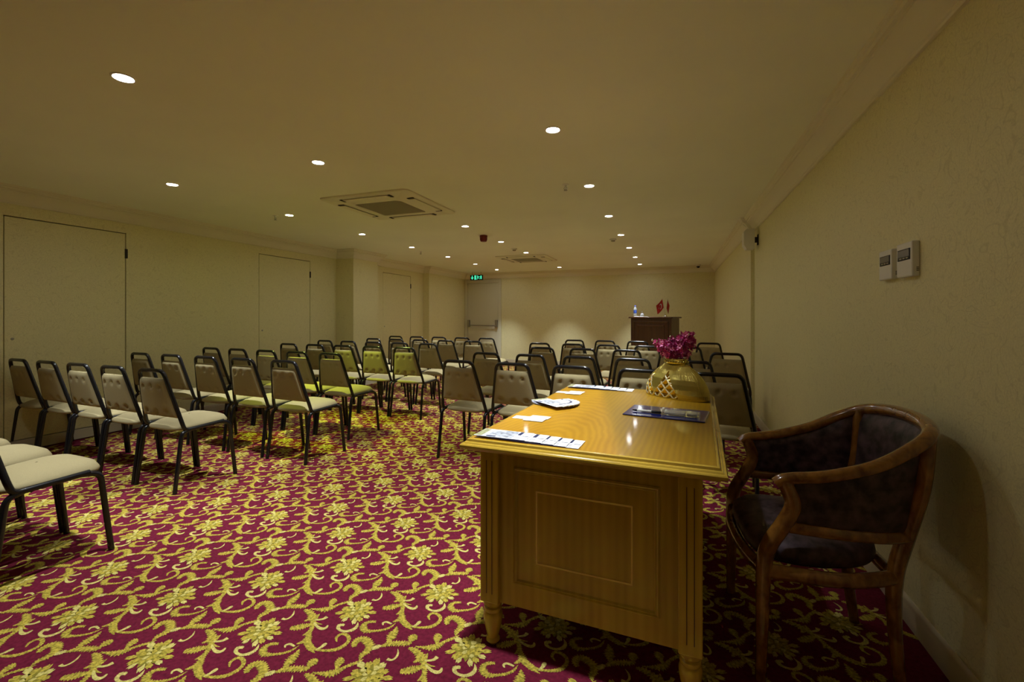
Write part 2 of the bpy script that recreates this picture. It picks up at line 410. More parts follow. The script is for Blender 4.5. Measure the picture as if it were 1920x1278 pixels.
    o = bpy.data.objects.new('floor', me); COL.objects.link(o)
    return tag(o, 'crimson carpet woven with golden leafy scrolls and flowers', None, None, 'structure')
carpet()

# ------------------------------------------------------------------ ceiling and walls
b = MB(); b.box((XL - 0.15, YF - 0.1, H), (XR + 0.15, YB + 0.15, H + 0.1))
tag(b.build('ceiling', M_CEIL), 'plain cream painted ceiling with recessed lamps', kind='structure')
D1 = (2.235, 3.185); D2 = (4.835, 5.80); D3 = (7.68, 8.70); DZ = 2.115; DZ3 = 2.11
T = 0.14
b = MB()
def wall_run(x, y0, y1, doors):
    y = y0
    for a, c, z in doors:
        b.box((x - T, y, 0), (x, a, H)); b.box((x - T, a, z), (x, c, H)); y = c
    b.box((x - T, y, 0), (x, y1, H))
wall_run(XL, YF, PY0, [(D1[0], D1[1], DZ), (D2[0], D2[1], DZ)])
b.box((XL - T, PY0, 0), (PX, PY1, H))
wall_run(XL2, PY1, QY, [(D3[0], D3[1], DZ3)])
b.box((XL - T, QY, 0), (QX, YB + 0.12, H))
# backing behind the jib doors
b.box((XL - T - 0.03, YF, 0), (XL - T, YB, H))
tag(b.build('wall_left', M_WALL), 'long papered wall with flush doors and piers', kind='structure')
b = MB(); b.box((QX, YB, 0), (XR + T, YB + 0.12, H))
tag(b.build('wall_back', M_WALL), 'far cream papered wall behind the lectern', kind='structure')
b = MB(); b.box((XR, YF, 0), (XR + T, YSTEP, H)); b.box((XR2, YSTEP, 0), (XR + T, YB, H))
tag(b.build('wall_right', M_WALL), 'near papered wall with raised scroll pattern behind the armchair', kind='structure')
b = MB(); b.box((XL - T, YF - 0.1, 0), (XR + T, YF, H))
tag(b.build('wall_front', M_WALL), 'papered wall behind the camera', kind='structure')

# mouldings swept along the wall line with mitred corners
LINE = [(XL, YF), (XL, PY0), (PX, PY0), (PX, PY1), (XL2, PY1), (XL2, QY), (QX, QY), (QX, YB), (XR2, YB), (XR2, YSTEP), (XR, YSTEP), (XR, YF)]
def offset_pts(d):
    n = len(LINE); out = []
    for i in range(n):
        p0 = Vector(LINE[i - 1]); p1 = Vector(LINE[i]); p2 = Vector(LINE[(i + 1) % n])
        t1 = (p1 - p0).normalized(); t2 = (p2 - p1).normalized()
        n1 = Vector((t1.y, -t1.x)); n2 = Vector((t2.y, -t2.x))     # room lies to the right of the path
        k = (n1 + n2); k = k / max(k.dot(n1), 1e-6)
        out.append(p1 + k * d)
    return out
def sweep(name, prof, segs, m, label, smooth=40):
    mb = MB(); cols = [offset_pts(d) for d, z in prof]; n = len(LINE); N = len(prof)
    for s in segs:
        e = (s + 1) % n
        vs_ = [(cols[k][s].x, cols[k][s].y, prof[k][1]) for k in range(N)] + [(cols[k][e].x, cols[k][e].y, prof[k][1]) for k in range(N)]
        fs = [(k, (k + 1) % N, N + (k + 1) % N, N + k) for k in range(N)] + [tuple(range(N)), tuple(reversed(range(N, 2 * N)))]
        mb.add(vs_, fs)
    return tag(mb.build(name, m, smooth=smooth), label, kind='structure')
CROWN = [(-0.005, 2.22), (0.014, 2.22), (0.020, 2.226), (0.020, 2.238), (0.026, 2.244), (0.034, 2.262), (0.048, 2.286), (0.068, 2.306), (0.092, 2.318),
         (0.092, 2.330), (0.108, 2.334), (0.112, 2.348), (0.122, 2.352), (0.126, 2.371), (-0.005, 2.371)]
BASEP = [(-0.005, 0.0), (0.016, 0.0), (0.016, 0.072), (0.013, 0.078), (0.013, 0.086), (0.009, 0.095), (0.004, 0.10), (-0.005, 0.10)]
sweep('trim_1', CROWN, range(0, 7), M_TRIM, 'cream crown moulding along the left wall')
sweep('trim_2', CROWN, [7], M_TRIM, 'cream crown moulding along the far wall')
sweep('trim_3', CROWN, [8, 9, 10], M_TRIM, 'cream crown moulding along the right wall')
# ------------------------------------------------------------------ doors
def jib_door(n, x, y0, y1, z, label, lock=True):
    g = 0.009
    d = empty('door_%d' % n, (x, (y0 + y1) / 2, 0)); tag(d, label, kind='structure')
    w_ = (y1 - y0) / 2 - g
    m = MB(); m.bbox((-0.045, -w_, 0.11), (-0.002, w_, z - g), 0.002, 1); m.build('leaf', M_WALL, d)
    m = MB(); m.bbox((-0.045, -w_, 0.008), (0.006, w_, 0.104), 0.003, 1); m.build('kick_board', M_BASE, d)
    if lock:
        m = MB(); m.lathe([(0.0, 0), (0.012, 0), (0.012, 0.004), (0.006, 0.006), (0.0, 0.006)], 12)
        m.xf(Matrix.Translation((-0.002, -w_ + 0.05, 1.02)) @ Matrix.Rotation(PI / 2, 4, 'Y')); m.build('lock', M_STEEL, d)
    for hz in (0.35, z - 0.22):
        m = MB(); m.bbox((-0.03, w_ - 0.004, hz - 0.05), (0.006, w_ + 0.022, hz + 0.05), 0.003, 1); m.build('hinge', M_SLOT, d)
    return d
jib_door(1, XL, D1[0], D1[1], DZ, 'wide flush papered door with dark gap nearest the camera')
jib_door(2, XL, D2[0], D2[1], DZ, 'flush papered door just before the free pier')
jib_door(3, XL2, D3[0], D3[1], DZ3, 'flush papered door in the bay between two piers')
# baseboard pieces beside the doors
def base_run(name, segs, label):
    mb = MB()
    for (x, y0, y1) in segs:
        N = len(BASEP)
        vs_ = [(x + d, y0, z) for d, z in BASEP] + [(x + d, y1, z) for d, z in BASEP]
        mb.add(vs_, [(k, (k + 1) % N, N + (k + 1) % N, N + k) for k in range(N)] + [tuple(range(N)), tuple(reversed(range(N, 2 * N)))])
    for (y, x0, x1, s) in [(PY0, XL, PX + 0.016, -1), (PY1, XL2, PX + 0.016, 1), (QY, XL2, QX + 0.016, -1)]:
        mb.box((x0, min(y, y + s * 0.016), 0), (x1, max(y, y + s * 0.016), 0.10))
    tag(mb.build(name, M_BASE), label, kind='structure')
base_run('baseboard_left', [(XL, YF, D1[0]), (XL, D1[1], D2[0]), (XL, D2[1], PY0), (PX, PY0, PY1), (XL2, PY1, D3[0]), (XL2, D3[1], QY), (QX, QY, YB)],
         'painted skirting board along the left wall')
sweep('baseboard_right', BASEP, [8, 9, 10], M_BASE, 'pale skirting board along the right wall')
mb = MB(); mb.box((-4.30, YB - 0.016, 0), (XR2, YB, 0.10)); tag(mb.build('baseboard_back', M_BASE), 'pale skirting board along the far wall', kind='structure')
# emergency exit door in the far wall
d4 = empty('door_4', (-4.83, YB, 0)); tag(d4, 'pale emergency exit door with push bar in far corner', kind='structure')
m = MB(); m.bbox((-0.525, -0.035, 0), (-0.445, 0, 2.205), 0.004, 1); m.bbox((0.445, -0.035, 0), (0.525, 0, 2.205), 0.004, 1)
m.bbox((-0.445, -0.035, 2.11), (0.445, 0, 2.205), 0.004, 1); m.build('frame', M_DOORP, d4)
m = MB(); m.bbox((-0.44, -0.018, 0.008), (0.44, 0, 2.105), 0.002, 1); m.build('leaf', M_DOORP, d4)
pb = MB(); pb.tube([(-0.40, -0.075, 0.985), (0.40, -0.075, 0.975)], 0.012, 10)
bar = pb.build('push_bar', M_STEEL, d4, smooth=40)
for sx in (-0.40, 0.40):
    m = MB(); m.bbox((sx - 0.03, -0.085, 0.94), (sx + 0.03, -0.018, 1.13), 0.006, 2); m.build('latch_case', M_STEEL, bar)

# ------------------------------------------------------------------ recessed lamps
M_LENS = mat('lamp_lens', (1, 1, 1, 1), 0.4, emit=(0.95, 0.98, 1.0, 1), estr=140.0)
M_LENSG = mat('lamp_lens_green', (1, 1, 1, 1), 0.4, emit=(0.80, 1.0, 0.50, 1), estr=115.0)
def ring_mesh():
    m = MB(); n = 28
    prof = [(0.038, 0.004), (0.038, -0.001), (0.042, -0.005), (0.049, -0.004), (0.051, 0.0)]
    rows = [[(r * math.cos(2*PI*k/n), r * math.sin(2*PI*k/n), z) for k in range(n)] for r, z in prof]
    m.grid(rows, closed=True); return m
L_PROTO = {}
def lamp(x, y, label, green=False):
    o = empty('downlight', (x, y, H)); tag(o, label, 'downlight', 'recessed ceiling downlights')
    if 'ring' not in L_PROTO:
        L_PROTO['ring'] = ring_mesh().build('trim_ring', M_RING, o, smooth=50)
        m = MB(); m.lathe([(0.0, -0.002), (0.026, -0.002), (0.038, -0.0005), (0.038, 0.001), (0.0, 0.001)], 24)
        L_PROTO['lens'] = m.build('lens', M_LENS, o)
        me2 = L_PROTO['lens'].data.copy(); me2.materials[0] = M_LENSG; L_PROTO['lensg'] = me2
    else:
        r = L_PROTO['ring'].copy(); COL.objects.link(r); r.parent = o
        l = L_PROTO['lens'].copy(); COL.objects.link(l); l.parent = o
        if green: l.data = L_PROTO['lensg']
    key = 'sg' if green else 's'
    if key not in L_PROTO:
        sd = bpy.data.lights.new('beam', 'SPOT')
        sd.energy = LAMP_W * (1.5 if green else 1.0); sd.color = (0.80, 1.0, 0.16) if green else LAMP_COL
        sd.spot_size = math.radians(70); sd.spot_blend = 0.9; sd.shadow_soft_size = 0.03
        L_PROTO[key] = sd
    s = bpy.data.objects.new('beam', L_PROTO[key]); COL.objects.link(s); s.parent = o; s.location = (0, 0, -0.012)
    if green: s.rotation_euler = (0, math.radians(-20), 0)      # this lamp sits askew and throws its beam towards the aisle
ordn = ['first', 'second', 'third', 'fourth', 'fifth', 'sixth', 'seventh', 'eighth']
LY = [1.44 + 1.272 * k for k in range(8)]
for k in range(8): lamp(-0.705 - 0.004 * k, LY[k], 'round recessed lamp, %s of the right-hand line from the camera' % ordn[k])
for q, k in enumerate((0, 1, 3, 4, 5, 7)): lamp(-2.50 - 0.006 * k, LY[k] - 0.02, 'round recessed lamp, %s of the middle line from the camera' % ordn[q])
for k in range(8):
    lamp(-4.12, LY[k], ('greenish recessed lamp in the left-hand line before the ceiling air unit' if k == 2 else
         'round recessed lamp, %s of the left-hand line from the camera' % ordn[k]), green=(k == 2))

# ------------------------------------------------------------------ stacking chair
def pad_seat():
    m = MB(); n = 40
    def ringp(sx, z, dome=0):
        r = []
        for k in range(n):
            a = 2 * PI * k / n; c, s_ = math.cos(a), math.sin(a)
            e = 2 / 4.2
            x = math.copysign(abs(c) ** e, c); y = math.copysign(abs(s_) ** e, s_)
            wdt = 0.212 - 0.014 * (1 - y) / 2 - 0.0
            r.append((x * wdt * sx, y * 0.208 * sx + 0.015, z + (0.010 * y * sx if z > 0.44 else 0)))
        return r
    rows = [ringp(0.02, 0.490), ringp(0.35, 0.487), ringp(0.60, 0.479), ringp(0.79, 0.467), ringp(0.92, 0.452), ringp(0.985, 0.438), ringp(1.0, 0.427),
            ringp(0.985, 0.418), ringp(0.95, 0.414), ringp(0.5, 0.414), ringp(0.02, 0.414)]
    m.grid(rows, closed=True)
    return m
BK_T, BK_B = Vector((0, -0.240, 0.843)), Vector((0, -0.158, 0.46))
def back_pt(h):      # h 0..1 along the back plane from bottom to top (clamped outwards)
    return BK_B + (BK_T - BK_B) * h
def half_w(h): return 0.224 + (0.140 - 0.224) * h
def pad_back():
    m = MB(); C, R = 24, 20
    nrm = Vector((0, -(BK_T - BK_B).z, (BK_T - BK_B).y)).normalized()     # points to the rear (-y)
    btn = [(-0.6, 0.80), (0.0, 0.82), (0.6, 0.80), (-0.6, 0.16), (0.0, 0.14), (0.6, 0.16), (-0.3, 0.5), (0.3, 0.5)]
    def side(sgn, bulge, dent):
        rows = []
        for i in range(R + 1):
            v = i / R; h = 0.13 + v * 0.725
            row = []
            for j in range(C + 1):
                u = -1 + 2 * j / C
                x = u * (half_w(h) - 0.006)
                ed = (1 - abs(u) ** 5) * (1 - abs(2 * v - 1) ** 7)
                t = 0.006 + bulge * (max(ed, 0) ** 0.5)
                for bu, bv in btn[:6]:
                    t -= dent * math.exp(-(((u - bu) * 0.17) ** 2 + ((v - bv) * 0.28) ** 2) / 0.015 ** 2) * (1 if ed > 0.2 else 0)
                p = back_pt(h) + nrm * (sgn * t); row.append((x, p.y, p.z))
            rows.append(row)
        return rows
    a = side(1, 0.024, 0.016); f = side(-1, 0.024, 0.006)
    m.grid(a); m.grid(f)
    # rim
    def rim(r): return r[0] + [q[-1] for q in r[1:-1]] + r[-1][::-1] + [q[0] for q in r[1:-1]][::-1]
    m.grid([rim(a), rim(f)], closed=True)
    return m
def build_chair():
    root = empty('banquet_chair')
    s = pad_seat().build('seat', M_FABRIC, root, smooth=60)
    pad_back().build('backrest', M_FABRIC, root, smooth=60)
    R_ = 0.0143
    # back frame: bend - up - top bar - down - bend
    side = lambda s: [(s * 0.222, -0.105, 0.418), (s * 0.226, -0.145, 0.425), (s * 0.224, -0.160, 0.47)]
    pts = side(-1) + [(-0.142, BK_T.y, BK_T.z)] + [(0.142, BK_T.y, BK_T.z)] + side(1)[::-1]
    m = MB(); m.tube(fillet(pts, 0.045, 5), R_, 8); m.build('back_frame', M_BLACK, root, smooth=50)
    for s in (-1, 1):
        m = MB(); m.tube([(s * 0.224, -0.125, 0.420), (s * 0.224, 0.135, 0.430)], R_, 8); m.build('seat_rail', M_BLACK, root, smooth=50)
        m = MB(); m.tube(fillet([(s * 0.234, -0.215, 0.0), (s * 0.226, -0.165, 0.405), (s * 0.224, -0.10, 0.4215)], 0.04, 5), R_, 8); m.build('leg', M_BLACK, root, smooth=50)
        m = MB(); m.tube(fillet([(s * 0.234, 0.222, 0.0), (s * 0.226, 0.178, 0.415), (s * 0.224, 0.10, 0.4285)], 0.04, 5), R_, 8); m.build('leg', M_BLACK, root, smooth=50)
    m = MB(); m.tube([(-0.222, 0.06, 0.418), (0.222, 0.06, 0.418)], 0.009, 6); m.tube([(-0.222, -0.08, 0.412), (0.222, -0.08, 0.412)], 0.009, 6)
    m.build('cross_bar', M_BLACK, root, smooth=50)
    for ch in root.children:
        for v in ch.data.vertices: v.co.x *= 0.945
    return root
CH = {'p': None}
def chair(x, y, rz, label, group):
    if CH['p'] is None: o = build_chair(); CH['p'] = o
    else: o = copy_tree(CH['p'])
    o.location = (x, y, 0.001); o.rotation_euler = (0, 0, rz)
    tag(o, label, 'chair', group); return o
LEFT = [(-5.34, -3.44, 2.48, 2.37), (-5.07, -3.06, 3.27, 3.15), (-5.13, -3.24, 4.06, 3.90), (-4.93, -3.03, 5.00, 4.89), (-5.06, -3.13, 5.83, 5.63), (-4.74, -2.82, 6.60, 6.40), (-4.92, -3.00, 7.50, 7.34)]
RIGHT = [(-1.68, 0.29, 3.65, 3.44), (-1.78, 0.16, 4.47, 4.26), (-1.47, 0.51, 5.44, 5.24), (-1.75, 0.17, 6.29, 6.08), (-1.47, 0.46, 7.26, 7.10)]
rown = ['nearest', 'second', 'third', 'fourth', 'fifth', 'sixth', 'farthest']
posl = ['at the wall end', 'second from the wall', 'in the middle', 'second from the aisle', 'at the aisle end']
for r, (x0, x1, y0, y1) in enumerate(LEFT):
    rz = math.atan2(y1 - y0, x1 - x0)
    for k in range(5):
        t = k / 4
        chair(x0 + (x1 - x0) * t, y0 + (y1 - y0) * t, rz + random.uniform(-0.008, 0.008),
              'beige padded chair %s of the %s full row, left block' % (posl[k], rown[r]), 'chairs in the left block')
posr = ['at the aisle end', 'second from the aisle', 'in the middle', 'second from the right wall', 'at the right wall end']
rownr = ['nearest', 'second', 'third', 'fourth', 'farthest']
for r, (x0, x1, y0, y1) in enumerate(RIGHT):
    rz = math.atan2(y1 - y0, x1 - x0)
    for k in range(5):
        t = k / 4
        chair(x0 + (x1 - x0) * t, y0 + (y1 - y0) * t, rz + random.uniform(-0.008, 0.008),
              'beige padded chair %s of the %s row, right block behind desk' % (posr[k], rownr[r]), 'chairs in the right block')
fgl = ['pale lit chair in the lower left corner, its right legs fully seen', 'second pale lit seat from the lower left corner chair', 'third pale seat in the lower left, barely in frame']
for k in range(3):
    chair(-3.012 - 0.485 * k, 1.315 + 0.03 * k, -0.06, fgl[k], 'chairs at the lower left edge')

# ------------------------------------------------------------------ desk
DC = Vector((-0.2666, 2.225, 0)); DR = math.radians(-2.8)
desk = empty('desk', DC, DR); tag(desk, 'honey brown wooden desk with moulded top, panelled end and turned feet', 'desk')
TW, TL = 0.451, 0.733
def rect_sweep(prof, hw, hl, mi=0):
    """prof: (outset, z) loop top->bottom; rectangle half sizes hw, hl"""
    rows = []
    for d, z in prof: rows.append([(-hw - d, -hl - d, z), (hw + d, -hl - d, z), (hw + d, hl + d, z), (-hw - d, hl + d, z)])
    return rows
m = MB()
rows = rect_sweep([(-0.030, 0.760), (-0.030, 0.7665), (-0.026, 0.7665), (-0.022, 0.764), (-0.021, 0.756), (-0.013, 0.754), (-0.010, 0.749), (-0.003, 0.748), (0.0, 0.744), (0.0, 0.737), (-0.004, 0.732), (-0.016, 0.729), (-0.022, 0.722), (-0.05, 0.720)], TW, TL)
m.grid(rows, closed=True)
m.build('top_moulding', M_HONEYX, desk, smooth=35)
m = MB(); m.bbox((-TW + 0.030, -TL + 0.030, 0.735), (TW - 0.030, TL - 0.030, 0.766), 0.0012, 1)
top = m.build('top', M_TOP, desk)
BW, BL = 0.345, 0.665          # half distance between post centres
for sx in (-1, 1):
    for sy in (-1, 1):
        m = MB()
        x, y = sx * BW, sy * BL
        m.bbox((x - 0.036, y - 0.036, 0.165), (x + 0.036, y + 0.036, 0.722), 0.004, 2)
        # fluted line on the faces
        p = m.build('post', M_HONEY, desk)
        f = MB()
        for g in (-0.010, 0.012):
            f.box((x + g - 0.0012, y + sy * 0.036 - (0.0008), 0.20), (x + g + 0.0012, y + sy * 0.036 + 0.0008, 0.69))
        f.build('groove', mat('groove_dark', (0.06, 0.02, 0.004, 1), 0.5), p)
        m = MB()
        m.lathe([(0.034, 0.168), (0.036, 0.160), (0.036, 0.152), (0.030, 0.148), (0.028, 0.142), (0.033, 0.138), (0.034, 0.130), (0.031, 0.124),
                 (0.036, 0.112), (0.0365, 0.098), (0.033, 0.075), (0.026, 0.045), (0.021, 0.026), (0.025, 0.020), (0.026, 0.012), (0.021, 0.006), (0.018, 0.001)][::-1], 20, (x, y, 0))
        m.build('foot', M_HONEY, desk, smooth=40)
def panel(name, cx, cy, hw, z0, z1, face, axis):
    """framed panel lying in local x(z); face=+1/-1 outward; axis 'x' (end) or 'y' (side)"""
    e = MB()
    e.box((-hw, -0.010, z0), (hw, 0.010, z1))
    fr = MB()
    a, c0, c1 = hw - 0.055, z0 + 0.085, z1 - 0.05
    prof = [(0.0, 0.0), (0.0, 0.004), (0.005, 0.008), (0.010, 0.005), (0.013, 0.006), (0.018, 0.0)]
    rows = []
    for d, o in prof:
        rows.append([(-a + d, -0.010 - o, c0 + d), (a - d, -0.010 - o, c0 + d), (a - d, -0.010 - o, c1 - d), (-a + d, -0.010 - o, c1 - d)])
    fr.grid(rows, closed=True)
    il = MB(); a2, q0, q1, w2 = a - 0.085, c0 + 0.085, c1 - 0.075, 0.006
    for (x0, x1, y0, y1) in [(-a2, a2, q0, q0 + w2), (-a2, a2, q1 - w2, q1), (-a2, -a2 + w2, q0 + w2, q1 - w2), (a2 - w2, a2, q0 + w2, q1 - w2)]:
        il.box((x0, -0.0115, y0), (x1, -0.010, y1))
    rz = {('x', -1): 0, ('x', 1): PI, ('y', -1): -PI / 2}[(axis, face)]
    p = e.build(name, M_HONEY, desk, loc=(cx, cy, 0), rot=rz)
    fr.build('panel_moulding', M_HONEY, p); il.build('inlay_line', M_INLAY, p)
    return p
panel('end_panel', 0, -BL - 0.006, BW - 0.036, 0.165, 0.722, -1, 'x')
panel('end_panel', 0, BL + 0.006, BW - 0.036, 0.165, 0.722, 1, 'x')
panel('front_panel', -BW - 0.006, 0, BL - 0.036, 0.165, 0.722, -1, 'y')
m = MB(); m.box((BW - 0.01, -BL + 0.036, 0.60), (BW + 0.012, BL - 0.036, 0.722)); m.build('drawer_rail', M_HONEY, desk)
for dy in (-0.43, 0.0, 0.43):
    m = MB(); m.bbox((BW + 0.012, dy - 0.19, 0.61), (BW + 0.022, dy + 0.19, 0.694), 0.003, 1); dr = m.build('drawer', M_HONEY, desk)
    m = MB(); m.lathe([(0.006, 0), (0.005, 0.01), (0.011, 0.016), (0.011, 0.022), (0.003, 0.026)], 12); m.xf(Matrix.Translation((BW + 0.022, dy, 0.652)) @ Matrix.Rotation(PI / 2, 4, 'Y'))
    m.build('knob', mat('brass', (0.6, 0.42, 0.12, 1), 0.25, metal=1.0), dr, smooth=50)

# ------------------------------------------------------------------ papers on the desk
ZT = 0.7672
M_PAPER = mat('paper_white', (0.80, 0.80, 0.80, 1), 0.5)
M_PRINT = mat('print_navy', (0.015, 0.025, 0.09, 1), 0.4)
M_PHOTO = mat('print_grey', (0.36, 0.38, 0.44, 1), 0.4, noise=(60, 0.6))
M_GREENP = mat('print_olive', (0.30, 0.30, 0.16, 1), 0.4, noise=(90, 0.5))
M_TEXT = mat('print_text', (0.10, 0.11, 0.16, 1), 0.5)
M_EDGE = mat('brochure_edge', (0.03, 0.04, 0.18, 1), 0.4)
def brochure(x, y, z, rz, label, group, photo=False, L=0.205, W=0.105, end=True, cat='brochure'):
    """long sheet along local +x, printed at its right end"""
    o = empty('brochure', (x, y, z), rz); tag(o, label, cat, group)
    t = 0.0016
    m = MB(); m.box((0, 0, 0), (L, W, t), 0)
    m.build('sheet', [M_PAPER], o)
    p = MB()
    zt = t
    if photo:
        p.box((0.0, 0.004, zt), (0.030, W - 0.004, zt + 0.0002), 0)
        p.box((0.048, 0.028, zt), (0.085, W - 0.02, zt + 0.0002), 1)
        p.box((0.086, 0.008, zt), (0.150, W - 0.004, zt + 0.0002), 1)
        p.box((0.046, 0.004, zt), (0.085, 0.020, zt + 0.0002), 2)
    if end:
        p.box((L - 0.052, W - 0.048, zt), (L - 0.038, W - 0.002, zt + 0.0002), 2)
        for q in range(4): p.box((L - 0.050 + q * 0.005, 0.010, zt), (L - 0.048 + q * 0.005, 0.046, zt + 0.0002), 3)
        p.box((L - 0.028, 0.046, zt), (L - 0.004, 0.052, zt + 0.0002), 3)
    if p.f: p.build('print', [M_GREENP, M_PHOTO, M_PRINT, M_TEXT], o)
    e = MB(); e.box((0.001, -0.0006, 0), (L - 0.001, 0, t * 0.9)); e.build('blue_edge', M_EDGE, o)
    return o
def dw(x, y):                       # desk local -> world xy
    c, s = math.cos(DR), math.sin(DR)
    return (DC.x + x * c - y * s, DC.y + x * s + y * c)
def on_desk(wx, wy):
    return (wx, wy)
# near row: overlapping strip
for k in range(5):
    x = -0.712 + (0 if k == 0 else 0.016 + 0.045 * k); y = 1.556 - (x + 0.712) * 0.049
    brochure(x, y - 0.004, ZT + 0.0019 * (4 - k), DR, ['photo printed brochure at the near left corner of the desk', 'brochure tucked second in the near overlapping row', 'brochure third in the near overlapping row',
             'brochure fourth in the near overlapping row', 'brochure with free right end of the near row'][k], 'overlapping brochures along the near desk edge', photo=(k == 0))
for k in range(5):
    x = -0.645 + (0 if k == 0 else 0.016 + 0.045 * k); y = 2.828 - (x + 0.645) * 0.049
    brochure(x, y, ZT + 0.0019 * (4 - k), DR, ['photo printed brochure at the far left corner of the desk', 'brochure tucked second in the far overlapping row', 'brochure third in the far overlapping row',
             'brochure fourth in the far overlapping row', 'brochure with free right end of the far row'][k], 'overlapping brochures along the far desk edge', photo=(k == 0))
# fan of brochures
PV = Vector((-0.655, 2.285))
for k in range(9):
    a = math.radians(-40 + 10.5 * (k))
    c, s = math.cos(a), math.sin(a)
    x, y = PV.x - 0.035 * c + 0.045 * s, PV.y - 0.035 * s - 0.045 * c
    brochure(x, y, ZT + 0.0019 * (8 - k), a, 'topmost photo brochure of the fanned pile' if k == 0 else
             ('lowest brochure of the fan, pointing to the far edge' if k == 8 else 'white fanned brochure, %s from the top of the fan' % ordn[k]), 'fanned brochures in the middle of the desk',
             photo=(k == 0), L=0.225, W=0.095)
# visiting cards
def vcard(x, y, z, rz, label, group):
    o = empty('business_card', (x, y, z), rz); tag(o, label, 'card', group)
    m = MB(); m.box((-0.045, -0.0275, 0), (0.045, 0.0275, 0.0006)); m.build('card', M_PAPER, o)
    m = MB(); m.box((-0.035, -0.018, 0.0006), (0.0, -0.014, 0.0007)); m.box((-0.035, 0.010, 0.0006), (0.015, 0.014, 0.0007)); m.build('print', mat('print_pale', (0.45, 0.47, 0.52, 1), 0.5), o)
vcard(-0.640, 1.930, ZT, -0.05, 'left card of the near trio on the desk', 'visiting cards near the front')
vcard(-0.570, 1.955, ZT + 0.0008, -0.06, 'far right card of the near trio', 'visiting cards near the front')
vcard(-0.580, 1.900, ZT + 0.0016, -0.06, 'card of the near trio closest to the camera', 'visiting cards near the front')
vcard(-0.625, 2.655, ZT, -0.05, 'left card of the far trio on the desk', 'visiting cards near the back')
vcard(-0.555, 2.685, ZT + 0.0008, -0.06, 'farthest card of the far trio', 'visiting cards near the back')
vcard(-0.560, 2.625, ZT + 0.0016, -0.06, 'front card of the far trio', 'visiting cards near the back')
# blue folder, pen, clear case
fol = empty('folder', (-0.038, 2.236, ZT), math.radians(-8)); tag(fol, 'glossy navy blue folder lying in front of the golden vase', 'folder')
m = MB(); m.bbox((-0.176, -0.122, 0), (0.176, 0.122, 0.005), 0.0015, 1); m.build('cover', mat('navy_gloss', (0.010, 0.016, 0.12, 1), 0.12, coat=1.0), fol)
m = MB(); m.box((-0.150, 0.085, 0.005), (0.02, 0.088, 0.0053)); m.build('silver_line', M_CHROME, fol)
c8, s8 = math.cos(math.radians(-8)), math.sin(math.radians(-8))
def fw(x, y): return (-0.038 + x * c8 - y * s8, 2.236 + x * s8 + y * c8)
px, py = fw(-0.145, -0.045)
pen = empty('pen', (px, py, ZT + 0.0056 + 0.006), math.radians(-10)); tag(pen, 'white ballpoint pen with dark grip lying on the navy folder', 'pen')
def xl(prof, n=12):
    m = MB(); m.lathe(prof, n); m.xf(Matrix.Rotation(PI / 2, 4, 'Y')); return m
xl([(0.0005, -0.004), (0.003, 0.0), (0.0055, 0.018), (0.0058, 0.020)]).build('tip', M_BLACK, pen, smooth=50)
xl([(0.0058, 0.020), (0.0060, 0.085)]).build('barrel', M_WHITEP, pen, smooth=50)
xl([(0.0062, 0.085), (0.0062, 0.125), (0.004, 0.130)]).build('cap', M_BLACK, pen, smooth=50)
m = MB(); m.box((0.088, -0.001, 0.006), (0.124, 0.001, 0.0078)); m.build('clip', M_CHROME, pen)
px, py = fw(0.068, -0.03)
cs = empty('clear_case', (px, py, ZT + 0.0056), math.radians(-8)); tag(cs, 'clear plastic case of small white items on the navy folder', 'case')
M_CLEAR = mat('clear_plastic', (0.9, 0.92, 0.92, 1), 0.05, trans=0.9, ior=1.3)
m = MB(); m.bbox((-0.078, -0.036, 0), (0.078, 0.036, 0.016), 0.003, 2); m.build('case_shell', M_CLEAR, cs)
for q in range(4):
    m = MB(); m.bbox((-0.070, -0.030 + q * 0.015, 0.003), (0.020, -0.020 + q * 0.015, 0.011), 0.002, 1); m.build('stick', M_WHITEP, cs)
m = MB(); m.bbox((0.026, -0.028, 0.003), (0.070, 0.028, 0.011), 0.002, 1); m.build('insert', mat('insert_grey', (0.45, 0.46, 0.42, 1), 0.4), cs)

# ------------------------------------------------------------------ vase and flowers
VX, VY = 0.005, 2.715
VR = math.radians(-36)
vase = empty('vase', (VX, VY, ZT), VR); tag(vase, 'golden flattened vase with cut diamond facets standing on the desk', 'vase')
M_GOLD = mat('gold_lustre', (0.52, 0.43, 0.11, 1), 0.2, metal=0.9, noise=(30, 0.10))
M_GOLDF = mat('gold_facet', (0.60, 0.42, 0.06, 1), 0.06, metal=1.0)
M_GOLDR = mat('gold_ridge', (0.80, 0.76, 0.52, 1), 0.25, metal=0.7)
VP = [(0.196, 0.0), (0.200, 0.012), (0.200, 0.030), (0.196, 0.055), (0.186, 0.080), (0.170, 0.105), (0.148, 0.130), (0.121, 0.153), (0.094, 0.172), (0.076, 0.184), (0.068, 0.191)]
def prof_at(t):
    f = t * (len(VP) - 1); i = min(int(f), len(VP) - 2); q = f - i
    return (VP[i][0] * (1 - q) + VP[i + 1][0] * q, VP[i][1] * (1 - q) + VP[i + 1][1] * q)
NA, NT = 300, 90
rows = []; FM = []
